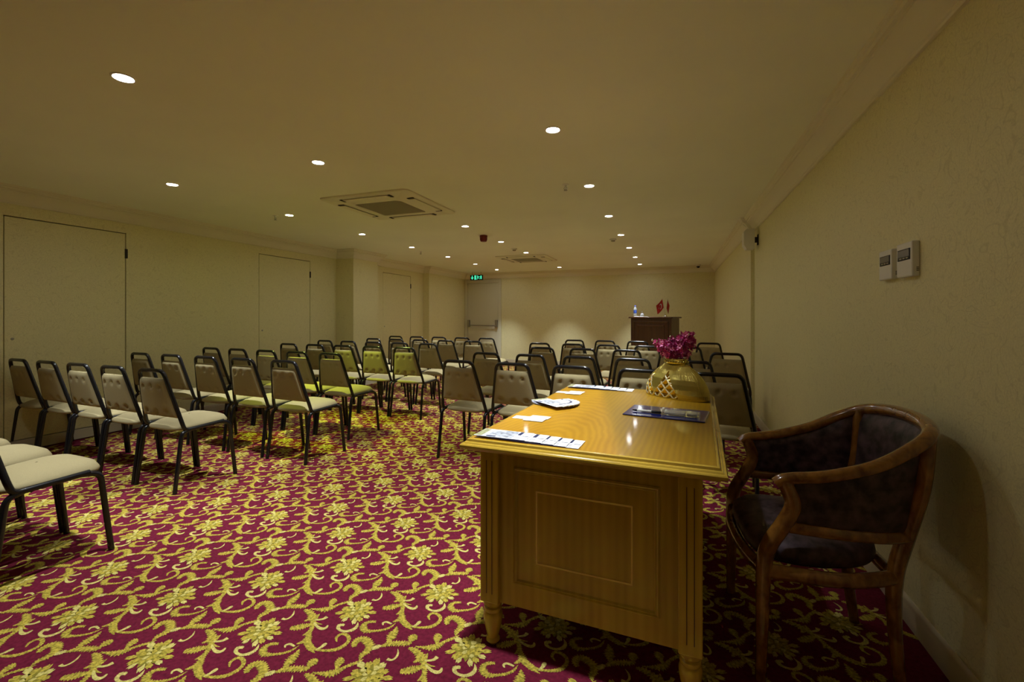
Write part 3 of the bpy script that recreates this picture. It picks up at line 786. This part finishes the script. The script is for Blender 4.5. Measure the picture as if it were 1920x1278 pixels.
for i in range(NT + 1):
    r, z = prof_at(i / NT); row = []; FM.append([])
    for k in range(NA):
        a = 2 * PI * k / NA
        # pointed arches cut with diamond facets, brushed smooth panels between them
        deg = math.degrees(a); d = 0.0; best = None
        for c0 in (265.0, 217.0, 85.0, 37.0):
            u = ((deg - c0 + 180) % 360 - 180) / 25.0
            if abs(u) < 1 and 0.004 < z < 0.150 * (1 - abs(u)): best = u
        if best is not None:
            p = (best * 1.5 + z / 0.052) % 1.0; q = (best * 1.5 - z / 0.052) % 1.0
            e = min(min(p, 1 - p), min(q, 1 - q))
            d = 0.0012 if e < 0.07 else -0.022 * (e - 0.07)
            FM[-1].append(2 if e < 0.07 else 1)
        else:
            d = 0.0004 * math.cos(a * 120)
            FM[-1].append(0)
        row.append(((r + d) * math.cos(a), (r * 0.40 + d) * math.sin(a), z))
    rows.append(row)
m = MB(); m.grid(rows, closed=True); m.m = [q for r_ in FM[:-1] for q in r_]
m.add([(0, 0, 0.0)] + rows[0], [(0, 1 + (k + 1) % NA, 1 + k) for k in range(NA)])
m.build('body', [M_GOLD, M_GOLDF, M_GOLDR], vase, smooth=24)
m = MB()
def ov(r, z): return [((r) * math.cos(2*PI*k/40), (r * 0.60) * math.sin(2*PI*k/40), z) for k in range(40)]
m.grid([ov(0.060, 0.187), ov(0.072, 0.190), ov(0.075, 0.196), ov(0.068, 0.201), ov(0.066, 0.208), ov(0.070, 0.214), ov(0.068, 0.217), ov(0.060, 0.214), ov(0.056, 0.19)], closed=True)
m.build('neck', M_GOLD, vase, smooth=50)
m = MB()
for k in range(26):
    a = 2 * PI * k / 26
    m.lathe([(0.0, -0.005), (0.004, -0.003), (0.0052, 0), (0.004, 0.003), (0.0, 0.005)], 8, (0.071 * math.cos(a), 0.071 * 0.60 * math.sin(a), 0.2015))
tag(m.build('beading', M_GOLD, vase, smooth=60), 'ring of small gold beads')
M_PETAL = [mat('petal_magenta', (0.48, 0.022, 0.19, 1), 0.5), mat('petal_deep', (0.28, 0.012, 0.11, 1), 0.5), mat('petal_light', (0.80, 0.25, 0.50, 1), 0.5)]
M_BUD = mat('bud_cream', (0.55, 0.55, 0.34, 1), 0.5)
M_STEM = mat('stem_green', (0.10, 0.13, 0.04, 1), 0.5)
def spike(base, axis_pts, radii, n, label, seed):
    rn = random.Random(seed)
    o = empty('flower_spike', base); tag(o, label, 'flower', 'magenta flower spikes in the golden vase')
    P = catmull(axis_pts, 6)
    m = MB(); m.tube(P, 0.005, 6); m.build('stem', M_STEM, o, smooth=60)
    m = MB(); bd = MB()
    RR = catmull([(r, 0, 0) for r in radii], 6)
    for q in range(n):
        t = rn.random() ** 0.85
        i = int((len(P) - 1) * (0.34 + 0.66 * t)); c = P[i]; r = RR[i].x * rn.uniform(0.55, 1.0)
        a = rn.uniform(0, 2 * PI)
        dv = Vector((math.cos(a), math.sin(a), rn.uniform(-0.3, 0.55))).normalized()
        p = c + dv * r
        # five petal star facing outward
        zx = dv.orthogonal().normalized(); zy = dv.cross(zx)
        ph = rn.uniform(0, 2 * PI); L = rn.uniform(0.011, 0.017); mi = rn.choice([0, 0, 1, 2])
        for k in range(5):
            b_ = ph + 2 * PI * k / 5
            d1 = (zx * math.cos(b_) + zy * math.sin(b_)); d2 = dv.cross(d1)
            tip = p + d1 * L + dv * (L * 0.45)
            mid = p + d1 * (L * 0.55) + dv * (L * 0.10)
            vs_ = [p - dv * 0.004, mid + d2 * L * 0.34, tip, mid - d2 * L * 0.34, mid - dv * 0.0025]
            m.add(vs_, [(0, 1, 4), (1, 2, 4), (2, 3, 4), (3, 0, 4), (0, 3, 2, 1)], mi)
    for q in range(7):
        c = P[-1] + Vector((rn.uniform(-1, 1) * radii[-1] * 1.3, rn.uniform(-1, 1) * radii[-1] * 1.3, rn.uniform(-0.012, 0.012)))
        bd.lathe([(0.0, -0.008), (0.004, -0.003), (0.0045, 0.002), (0.002, 0.008), (0.0, 0.009)], 7, tuple(c))
    f = m.build('blossoms', M_PETAL, o); tag(f, 'dense cluster of magenta petals', kind='stuff')
    tag(bd.build('buds', M_BUD, o, smooth=60), 'pale closed buds at the tip', kind='stuff')
    return o
spike((VX, VY, ZT + 0.17), [(0, 0, 0), (-0.015, 0.0, 0.05), (-0.045, 0.0, 0.095), (-0.085, 0.0, 0.135)], [0.0, 0.036, 0.054, 0.036], 210, 'left magenta flower spike leaning over the vase rim', 5)
spike((VX + 0.012, VY + 0.01, ZT + 0.17), [(0, 0, 0), (0.010, 0.0, 0.06), (0.030, 0.0, 0.12), (0.048, 0.0, 0.178)], [0.0, 0.045, 0.062, 0.040], 280, 'tall right magenta flower spike in the vase', 9)
spike((VX - 0.004, VY + 0.02, ZT + 0.17), [(0, 0, 0), (-0.006, 0.0, 0.06), (-0.016, 0.0, 0.12), (-0.022, 0.0, 0.160)], [0.0, 0.012, 0.022, 0.012], 46, 'thin middle magenta flower spike between the two full ones', 12)

# ------------------------------------------------------------------ armchair
ARM = empty('armchair', (0.462, 1.985, 0), math.radians(-85.5)); tag(ARM, 'barrel armchair with polished wooden frame and dark damask by the right wall', 'armchair')
# arm rail: one continuous curve
RAIL = [(-0.262, -0.170, 0.668), (-0.266, -0.135, 0.688), (-0.272, -0.03, 0.705), (-0.272, 0.10, 0.745), (-0.258, 0.20, 0.800), (-0.215, 0.275, 0.842), (-0.12, 0.315, 0.860), (0, 0.325, 0.866)]
RAIL = RAIL + [(-x, y, z) for x, y, z in RAIL[:-1][::-1]]
P = catmull(RAIL, 5)
m = MB(); m.tube(P, [0.021 + 0.004 * math.sin(PI * i / (len(P) - 1)) for i in range(len(P))], 12, flat=0.85); m.build('arm_rail', M_OAKARM, ARM, smooth=50)
for s in (-1, 1):
    # front leg flowing up into the arm
    pts = catmull([(s * 0.250, -0.212, 0.0), (s * 0.255, -0.208, 0.20), (s * 0.262, -0.205, 0.38), (s * 0.263, -0.190, 0.46), (s * 0.264, -0.145, 0.54), (s * 0.265, -0.120, 0.60), (s * 0.264, -0.135, 0.655), (s * 0.264, -0.150, 0.685)], 5)
    m = MB(); m.tube(pts, [0.017 + 0.009 * min(1, i / 12) - 0.004 * max(0, (i - 22) / 14) for i in range(len(pts))], 10); m.build('leg', M_OAKARM, ARM, smooth=50)
    # rear leg and post
    pts = catmull([(s * 0.165, 0.225, 0.0), (s * 0.172, 0.205, 0.18), (s * 0.182, 0.200, 0.37), (s * 0.200, 0.225, 0.52), (s * 0.218, 0.255, 0.68), (s * 0.222, 0.268, 0.838)], 5)
    m = MB(); m.tube(pts, [0.017 + 0.007 * min(1, i / 10) for i in range(len(pts))], 10); m.build('leg', M_OAKARM, ARM, smooth=50)
    # lower side rail, seat rail
    m = MB(); m.tube(catmull([(s * 0.263, -0.150, 0.530), (s * 0.268, 0.0, 0.525), (s * 0.245, 0.13, 0.518), (s * 0.204, 0.222, 0.512)], 5), 0.018, 10, flat=1.15); m.build('side_rail', M_OAKARM, ARM, smooth=50)
    m = MB(); m.tube(catmull([(s * 0.262, -0.205, 0.375), (s * 0.262, 0.0, 0.372), (s * 0.225, 0.12, 0.370), (s * 0.182, 0.200, 0.368)], 5), 0.019, 10, flat=1.3); m.build('seat_rail', M_OAKARM, ARM, smooth=50)
m = MB(); m.tube(catmull([(-0.255, -0.205, 0.372), (-0.13, -0.232, 0.370), (0, -0.240, 0.370), (0.13, -0.232, 0.370), (0.255, -0.205, 0.372)], 5), 0.019, 10, flat=1.3); m.build('front_rail', M_OAKARM, ARM, smooth=50)
m = MB(); m.tube([(-0.182, 0.200, 0.368), (0.182, 0.200, 0.368)], 0.018, 10, flat=1.2); m.build('back_rail', M_OAKARM, ARM, smooth=50)
# lower back rail
LOWB = catmull([(-0.204, 0.225, 0.512), (-0.11, 0.262, 0.515), (0, 0.272, 0.516), (0.11, 0.262, 0.515), (0.204, 0.225, 0.512)], 5)
m = MB(); m.tube(LOWB, 0.015, 10); m.build('lower_back_rail', M_OAKARM, ARM, smooth=50)
# upholstered panels between rails
def uph(name, low, high, th=0.016, inset=0.012):
    n = len(low); R = 8; rows_o = []; rows_i = []
    for i in range(R + 1):
        v = i / R; ro = []; ri = []
        for k in range(n):
            a, c = Vector(low[k]), Vector(high[k]); p = a + (c - a) * (0.05 + 0.92 * v)
            u = 2 * k / (n - 1) - 1
            tng = (Vector(low[min(k + 1, n - 1)]) - Vector(low[max(k - 1, 0)])).normalized()
            nr = Vector((tng.y, -tng.x, 0)).normalized()
            bul = max(0.0, (1 - abs(u) ** 6) * (1 - abs(2 * v - 1) ** 6)) ** 0.5
            ro.append(tuple(p + nr * (0.004 + th * bul))); ri.append(tuple(p - nr * (0.004 + th * 0.5 * bul)))
        rows_o.append(ro); rows_i.append(ri)
    m = MB(); m.grid(rows_o); m.grid(rows_i)
    rim = lambda r: list(r[0]) + [q[-1] for q in r[1:-1]] + list(r[-1])[::-1] + [q[0] for q in r[1:-1]][::-1]
    m.grid([rim(rows_o), rim(rows_i)], closed=True)
    return m.build(name, M_DAMASK, ARM, smooth=50)
lowL = catmull([(-0.263, -0.135, 0.532), (-0.268, 0.0, 0.527), (-0.245, 0.13, 0.520), (-0.207, 0.215, 0.514)], 4)
higL = catmull([(-0.264, -0.110, 0.690), (-0.272, 0.0, 0.708), (-0.268, 0.13, 0.758), (-0.228, 0.252, 0.825)], 4)
uph('arm_panel', lowL, higL)
flip = lambda L: [(-p[0], p[1], p[2]) for p in L][::-1]
uph('arm_panel', flip(lowL), flip(higL))
lowB = catmull([(-0.197, 0.235, 0.516), (-0.11, 0.262, 0.519), (0, 0.272, 0.520), (0.11, 0.262, 0.519), (0.197, 0.235, 0.516)], 4)
higB = catmull([(-0.215, 0.268, 0.835), (-0.12, 0.312, 0.853), (0, 0.322, 0.860), (0.12, 0.312, 0.853), (0.215, 0.268, 0.835)], 4)
uph('back_panel', lowB, higB, 0.02)
# seat cushion
m = MB(); n = 40
def sring(f, z):
    out = []
    for k in range(n):
        a = 2 * PI * k / n; c, s = math.cos(a), math.sin(a); e = 2 / 3.6
        x = math.copysign(abs(c) ** e, c); y = math.copysign(abs(s) ** e, s)
        wd = 0.243 - 0.062 * max(0, (y + 0.1)) ** 1.3
        out.append((x * wd * f, (y * 0.212 - 0.022) * f, z))
    return out
m.grid([sring(0.02, 0.485), sring(0.4, 0.482), sring(0.7, 0.473), sring(0.9, 0.457), sring(0.98, 0.440), sring(1.0, 0.42), sring(0.99, 0.40), sring(0.95, 0.388), sring(0.02, 0.388)], closed=True)
m.build('seat', M_DAMASK, ARM, smooth=60)

# ------------------------------------------------------------------ lectern and what stands on it
LC = (-0.375, 9.30); LR = math.radians(-19)
lec = empty('lectern', (LC[0], LC[1], 0), LR); tag(lec, 'dark brown panelled lectern standing before the far wall', 'lectern')
m = MB(); m.bbox((-0.40, -0.22, 0.0), (0.40, 0.22, 1.185), 0.004, 1); m.build('body', M_LECT, lec)
m = MB(); m.bbox((-0.435, -0.255, 1.185), (0.435, 0.255, 1.212), 0.006, 2); m.build('top', M_LECT, lec)
def lframe(a, z0, z1, o):
    fr = MB(); rows = []
    for d, q in [(0.0, 0.0), (0.0, 0.010), (0.012, 0.014), (0.024, 0.006), (0.030, 0.0)]:
        rows.append([(-a + d, -0.22 - q, z0 + d), (a - d, -0.22 - q, z0 + d), (a - d, -0.22 - q, z1 - d), (-a + d, -0.22 - q, z1 - d)])
    fr.grid(rows, closed=True); return fr
lframe(0.345, 0.12, 1.13, 0).build('panel_moulding', M_LECT, lec); lframe(0.27, 0.20, 1.06, 0).build('panel_moulding', M_LECT, lec)
m = MB(); m.bbox((-0.41, -0.23, 0.0), (0.41, 0.23, 0.09), 0.004, 1); m.build('plinth', M_LECT, lec)
cl, sl = math.cos(LR), math.sin(LR)
def lw(x, y): return (LC[0] + x * cl - y * sl, LC[1] + x * sl + y * cl)
LZ = 1.2125
M_WATER = mat('bottle_clear', (0.80, 0.86, 0.92, 1), 0.08, trans=0.75, ior=1.33)
x, y = lw(-0.335, -0.12)
nap = empty('napkin', (lw(-0.23, -0.15)[0], lw(-0.23, -0.15)[1], LZ), LR + 0.1); tag(nap, 'folded white napkin under the bottle and glass on the lectern', 'napkin')
m = MB(); m.bbox((-0.11, -0.09, 0), (0.11, 0.09, 0.006), 0.002, 1); m.build('lower_fold', M_PAPER, nap)
m = MB(); m.bbox((-0.105, -0.085, 0.006), (0.03, 0.085, 0.011), 0.002, 1); m.build('upper_fold', M_PAPER, nap)
bt = empty('water_bottle', (lw(-0.345, -0.14)[0], lw(-0.345, -0.14)[1], LZ)); tag(bt, 'small clear water bottle with blue cap and label on the lectern', 'bottle')
m = MB(); m.lathe([(0.0, 0.0), (0.028, 0.0), (0.032, 0.006), (0.032, 0.06), (0.029, 0.066), (0.032, 0.072), (0.032, 0.14), (0.028, 0.165), (0.016, 0.190), (0.013, 0.196), (0.013, 0.212)], 20); m.build('body', M_WATER, bt, smooth=40)
m = MB(); m.lathe([(0.0325, 0.075), (0.0325, 0.135)], 20); m.build('wrap', mat('label_blue', (0.05, 0.10, 0.42, 1), 0.4), bt, smooth=40)
m = MB(); m.lathe([(0.0, 0.205), (0.0155, 0.205), (0.0155, 0.226), (0.0, 0.228)], 16); m.build('cap', mat('cap_blue', (0.12, 0.16, 0.60, 1), 0.4), bt, smooth=40)
gl = empty('glass', (lw(-0.205, -0.13)[0], lw(-0.205, -0.13)[1], LZ + 0.0112)); tag(gl, 'stemmed glass turned upside down on the napkin', 'glass')
m = MB(); m.lathe([(0.034, 0.0), (0.036, 0.004), (0.034, 0.035), (0.022, 0.055), (0.006, 0.062)], 20); m.build('bowl', M_WATER, gl, smooth=40)
m = MB(); m.lathe([(0.006, 0.062), (0.005, 0.085), (0.012, 0.092), (0.012, 0.096), (0.0, 0.097)], 16); m.build('stem', M_WATER, gl, smooth=40)
fx, fy = lw(0.235, -0.08)
fs = empty('table_flags', (fx, fy, LZ), 0.10); tag(fs, 'pair of small red flags on a chrome stand on the lectern', 'flag')
m = MB(); m.lathe([(0.0, 0.0), (0.045, 0.0), (0.045, 0.008), (0.015, 0.014), (0.010, 0.05), (0.0, 0.052)], 20); m.build('base', M_CHROME, fs, smooth=40)
M_RED = mat('flag_red', (0.42, 0.012, 0.012, 1), 0.6)
M_WHT = mat('emblem_white', (0.75, 0.72, 0.70, 1), 0.6)
def flag(sx, full):
    top_ = Vector((sx * 0.050 - 0.005, 0, 0.35)); bot = Vector((sx * 0.006, 0, 0.045))
    p = MB(); p.tube([bot, top_], 0.003, 6); pole = p.build('pole', M_CHROME, fs)
    # cloth hangs from the leaning pole, folded towards the left (full) or nearly edge-on
    rows = []
    R, C = 8, 10
    a0 = top_ + Vector((0, 0, -0.005)); a1 = a0 + (bot - top_).normalized() * 0.17
    outv = (Vector((-0.115, -0.03, -0.130)) if full else Vector((0.040, 0.085, -0.13)))
    fr, bk = [], []
    for i in range(R + 1):
        r1, r2 = [], []
        for j in range(C + 1):
            u = i / R; v = j / C
            q = a0 + (a1 - a0) * u + outv * v + Vector((0, 0.014 * math.sin(v * 5 + u * 2), -0.012 * math.sin(v * PI)))
            r1.append((q.x, q.y - 0.0008, q.z)); r2.append((q.x, q.y + 0.0008, q.z))
        fr.append(r1); bk.append(r2)
    mm = MB(); mm.grid(fr); mm.grid(bk)
    fl = mm.build('cloth', M_RED, fs, smooth=60)
    if full:
        def P_(u, v):
            q = a0 + (a1 - a0) * u + outv * v + Vector((0, 0.014 * math.sin(v * 5 + u * 2) - 0.003, -0.012 * math.sin(v * PI))); return tuple(q)
        e = MB(); N = 16; ce = (0.5, 0.40)
        ou = [P_(ce[0] + 0.27 * math.cos(a), ce[1] + 0.20 * math.sin(a)) for a in [2*PI*(0.05 + 0.90 * k / N) - PI/2 + PI for k in range(N + 1)]]
        inn = [P_(ce[0] + 0.205 * math.cos(a), ce[1] + 0.05 + 0.155 * math.sin(a)) for a in [2*PI*(0.05 + 0.90 * k / N) - PI/2 + PI for k in range(N + 1)]]
        e.grid([ou, inn])
        e.build('crescent', M_WHT, fl)
        e = MB(); sp = []
        for k in range(10):
            r_ = 0.10 if k % 2 == 0 else 0.042; a = 2 * PI * k / 10
            sp.append(P_(0.5 + r_ * math.sin(a), 0.66 + 0.75 * r_ * math.cos(a)))
        e.add([P_(0.5, 0.66)] + sp, [(0, 1 + k, 1 + (k + 1) % 10) for k in range(10)])
        e.build('star', M_WHT, fl)
flag(-1, True); flag(1, False)

# ------------------------------------------------------------------ things on the ceiling
def ac_unit(x, y, label):
    o = empty('air_conditioner', (x, y, H)); tag(o, label, 'air conditioner', 'ceiling cassette air units')
    S = 0.50
    m = MB()
    def rr(h, z, c=0.06):
        out = []
        for (sx, sy, a0) in ((1, 1, 0), (-1, 1, PI/2), (-1, -1, PI), (1, -1, 3*PI/2)):
            for k in range(5):
                a = a0 + PI / 2 * k / 4
                out.append((sx * (h - c) + c * math.cos(a), sy * (h - c) + c * math.sin(a), z))
        return out
    m.grid([rr(S, 0.0), rr(S, -0.012), rr(S - 0.01, -0.020), rr(0.31, -0.028), rr(0.30, -0.034), rr(0.27, -0.034), rr(0.262, -0.028, 0.03)], closed=True)
    MP = mat('ac_panel', (0.74, 0.71, 0.55, 1), 0.45)
    m.build('panel', MP, o, smooth=30)
    m = MB(); n = 13
    m.box((-0.262, -0.262, -0.020), (0.262, 0.262, -0.016))
    for k in range(26):
        q = -0.255 + k * 0.51 / 25
        m.box((-0.262, q - 0.004, -0.029), (0.262, q + 0.004, -0.020))
    m.build('grille', M_GRILLE, o)
    for k in range(4):
        a = k * PI / 2; R4 = Matrix.Rotation(a, 4, 'Z')
        v = MB(); v.bbox((-0.25, 0.375, -0.033), (0.25, 0.440, -0.0265), 0.002, 1); v.xf(R4); vane = v.build('vane', MP, o)
        v = MB(); v.box((-0.262, 0.366, -0.0268), (0.262, 0.374, -0.0235)); v.box((-0.285, 0.368, -0.030), (-0.262, 0.438, -0.0235)); v.box((0.262, 0.368, -0.030), (0.285, 0.438, -0.0235)); v.xf(R4)
        v.build('slot', M_SLOT, vane)
    return o
ac_unit(-2.77, 4.00, 'large square ceiling air unit nearest the camera')
ac_unit(-2.76, 8.55, 'square ceiling air unit near the far wall')
def sprinkler(x, y, label):
    o = empty('sprinkler', (x, y, H)); tag(o, label, 'sprinkler', 'ceiling sprinkler heads')
    m = MB(); m.lathe([(0.030, 0.0), (0.030, -0.003), (0.012, -0.006), (0.009, -0.016), (0.009, -0.022), (0.0, -0.022)], 16); m.build('escutcheon', M_RING, o, smooth=40)
    m = MB()
    for s in (-1, 1): m.tube(fillet([(s * 0.007, 0, -0.020), (s * 0.016, 0, -0.034), (s * 0.003, 0, -0.050)], 0.008, 3), 0.0025, 6)
    m.tube([(0, 0, -0.02), (0, 0, -0.048)], 0.0022, 6); m.build('yoke', M_STEEL, o)
    m = MB(); m.lathe([(0.0, -0.049), (0.016, -0.050), (0.017, -0.052), (0.0, -0.053)], 14); m.build('deflector', M_STEEL, o)
sprinkler(-0.90, 3.88, 'small sprinkler head beside the right-hand lamps')
sprinkler(-4.29, 3.95, 'small sprinkler head beside the greenish lamp')
sprinkler(-4.23, 6.99, 'small sprinkler head near the left-hand lamps in front of the bay')
def detector(x, y, label):
    o = empty('smoke_detector', (x, y, H)); tag(o, label, 'detector', 'ceiling smoke detectors')
    m = MB(); m.lathe([(0.050, 0.0), (0.050, -0.012), (0.044, -0.018), (0.030, -0.020), (0.0, -0.020)], 20); m.build('base', M_RING, o, smooth=40)
    m = MB(); m.lathe([(0.028, -0.018), (0.030, -0.030), (0.022, -0.040), (0.0, -0.042)], 20); m.build('sensor', M_GRILLE, o, smooth=40)
detector(-2.57, 7.25, 'round smoke detector just before the far air unit')
detector(-0.87, 6.85, 'round smoke detector beside the far right-hand lamps')
al = empty('alarm_sounder', (-2.56, 5.92, H)); tag(al, 'red fire alarm sounder hanging from the ceiling', 'alarm')
MR = mat('alarm_red', (0.16, 0.012, 0.008, 1), 0.4)
m = MB(); m.lathe([(0.048, 0.0), (0.055, -0.004), (0.055, -0.030), (0.050, -0.034), (0.0, -0.034)], 20); m.build('mount', MR, al, smooth=40)
m = MB(); m.lathe([(0.050, -0.034), (0.054, -0.040), (0.052, -0.065), (0.040, -0.088), (0.0, -0.092)], 20); m.build('horn', MR, al, smooth=40)
dc = empty('dome_camera', (0.48, 10.86, H)); tag(dc, 'small dome camera on the ceiling in the far right corner', 'camera')
m = MB(); m.lathe([(0.055, 0.0), (0.055, -0.02), (0.048, -0.032), (0.036, -0.036), (0.0, -0.036)], 20); m.build('housing', M_WHITEP, dc, smooth=40)
m = MB(); m.lathe([(0.036, -0.034), (0.034, -0.055), (0.022, -0.072), (0.0, -0.078)], 20); m.build('dome', mat('dome_dark', (0.02, 0.015, 0.015, 1), 0.1), dc, smooth=50)
# exit sign
ex = empty('exit_sign', (-4.83, 10.72, 2.223), 0.0); tag(ex, 'lit green emergency exit sign above the exit door', 'exit sign')
m = MB(); m.bbox((-0.175, -0.02, -0.068), (0.175, 0.02, 0.068), 0.006, 2); m.build('housing', mat('sign_black', (0.006, 0.02, 0.012, 1), 0.3), ex)
m = MB(); m.tube([(-0.12, 0, 0.066), (-0.12, 0, H - 2.223)], 0.004, 6); m.tube([(0.12, 0, 0.066), (0.12, 0, H - 2.223)], 0.004, 6); m.build('hanger', M_STEEL, ex)
M_EXG = mat('sign_green', (0.05, 0.5, 0.3, 1), 0.4, emit=(0.06, 0.72, 0.42, 1), estr=1.15)
def flat(name, polys):
    e = MB()
    for poly in polys:
        n = len(poly); e.add([(x, -0.0215, z) for x, z in poly] + [(x, -0.0195, z) for x, z in poly],
                             [tuple(range(n)), tuple(reversed(range(n, 2 * n)))] + [(i, (i + 1) % n, n + (i + 1) % n, n + i) for i in range(n)])
    return e.build(name, M_EXG, ex)
flat('arrow', [[(-0.128, 0.052), (-0.104, 0.052), (-0.104, -0.005), (-0.128, -0.005)], [(-0.158, 0.004), (-0.074, 0.004), (-0.116, -0.054)]])
flat('doorway', [[(-0.055, 0.056), (-0.005, 0.056), (-0.005, -0.054), (-0.055, -0.054)]])
flat('running_man', [[(0.022, 0.054), (0.040, 0.054), (0.040, 0.034), (0.022, 0.034)], [(0.020, 0.030), (0.062, 0.030), (0.054, -0.006), (0.026, -0.006)],
     [(0.026, -0.006), (0.044, -0.006), (0.022, -0.052), (0.008, -0.052)], [(0.040, -0.006), (0.056, -0.006), (0.098, -0.030), (0.090, -0.042)],
     [(0.058, 0.030), (0.108, 0.018), (0.108, 0.006), (0.056, 0.016)], [(0.112, 0.046), (0.150, 0.046), (0.150, -0.040), (0.112, -0.040)]])

# ------------------------------------------------------------------ things on the right wall
sp = empty('wall_speaker', (XR, 5.75, 2.085)); tag(sp, 'small white loudspeaker on a bracket under the right crown moulding', 'speaker')
m = MB()
prof = [(-0.045, -0.105), (-0.125, -0.105), (-0.155, -0.06), (-0.155, 0.085), (-0.125, 0.12), (-0.045, 0.12)]
n = len(prof)
m.add([(x, -0.075, z) for x, z in prof] + [(x, 0.075, z) for x, z in prof], [tuple(range(n)), tuple(reversed(range(n, 2 * n)))] + [(i, (i + 1) % n, n + (i + 1) % n, n + i) for i in range(n)])
m.build('cabinet', M_WHITEP, sp)
m = MB(); m.bbox((-0.050, -0.02, -0.03), (0.0, 0.02, 0.03), 0.004, 1); m.bbox((-0.008, -0.03, -0.06), (0.0, 0.03, 0.06), 0.003, 1); m.build('bracket', M_SLOT, sp)
m = MB(); m.tube(catmull([(-0.09, 0.02, 0.12), (-0.085, 0.10, 0.15), (-0.10, 0.22, 0.20), (-0.14, 0.27, 0.255), (-0.15, 0.27, 0.28)], 5), 0.004, 6); m.build('cable', M_WHITEP, sp, smooth=60)
def thermostat(y0, y1, z0, z1, label):
    o = empty('thermostat', (XR, (y0 + y1) / 2, (z0 + z1) / 2)); tag(o, label, 'thermostat', 'twin wall thermostats')
    hy, hz = abs(y1 - y0) / 2, (z1 - z0) / 2
    m = MB(); m.bbox((-0.026, -hy, -hz), (0, hy, hz), 0.005, 2); m.build('case', M_WHITEP, o)
    m = MB(); m.bbox((-0.0275, -hy * 0.80, -0.002), (-0.024, hy * 0.80, hz * 0.62), 0.001, 1); sc_ = m.build('screen_bezel', M_SLOT, o)
    m = MB(); m.box((-0.0282, -hy * 0.70, hz * 0.17), (-0.0272, hy * 0.70, hz * 0.56)); m.build('display', mat('lcd_grey', (0.16, 0.17, 0.17, 1), 0.15), sc_)
    for k in range(3):
        m = MB(); m.box((-0.0285, -hy * 0.6 + k * hy * 0.42, 0.003), (-0.0272, -hy * 0.6 + k * hy * 0.42 + hy * 0.28, 0.008)); m.build('button', M_GRILLE, sc_)
    m = MB()
    for k in range(3): m.box((-0.012, -hy - 0.0006, -hz * 0.72 + k * 0.006), (-0.004, -hy + 0.001, -hz * 0.72 + k * 0.006 + 0.003))
    m.build('vent_slots', M_SLOT, o)
thermostat(2.33, 2.455, 1.378, 1.505, 'white wall thermostat farther from the camera')
thermostat(2.155, 2.285, 1.376, 1.512, 'white wall thermostat nearer to the camera')
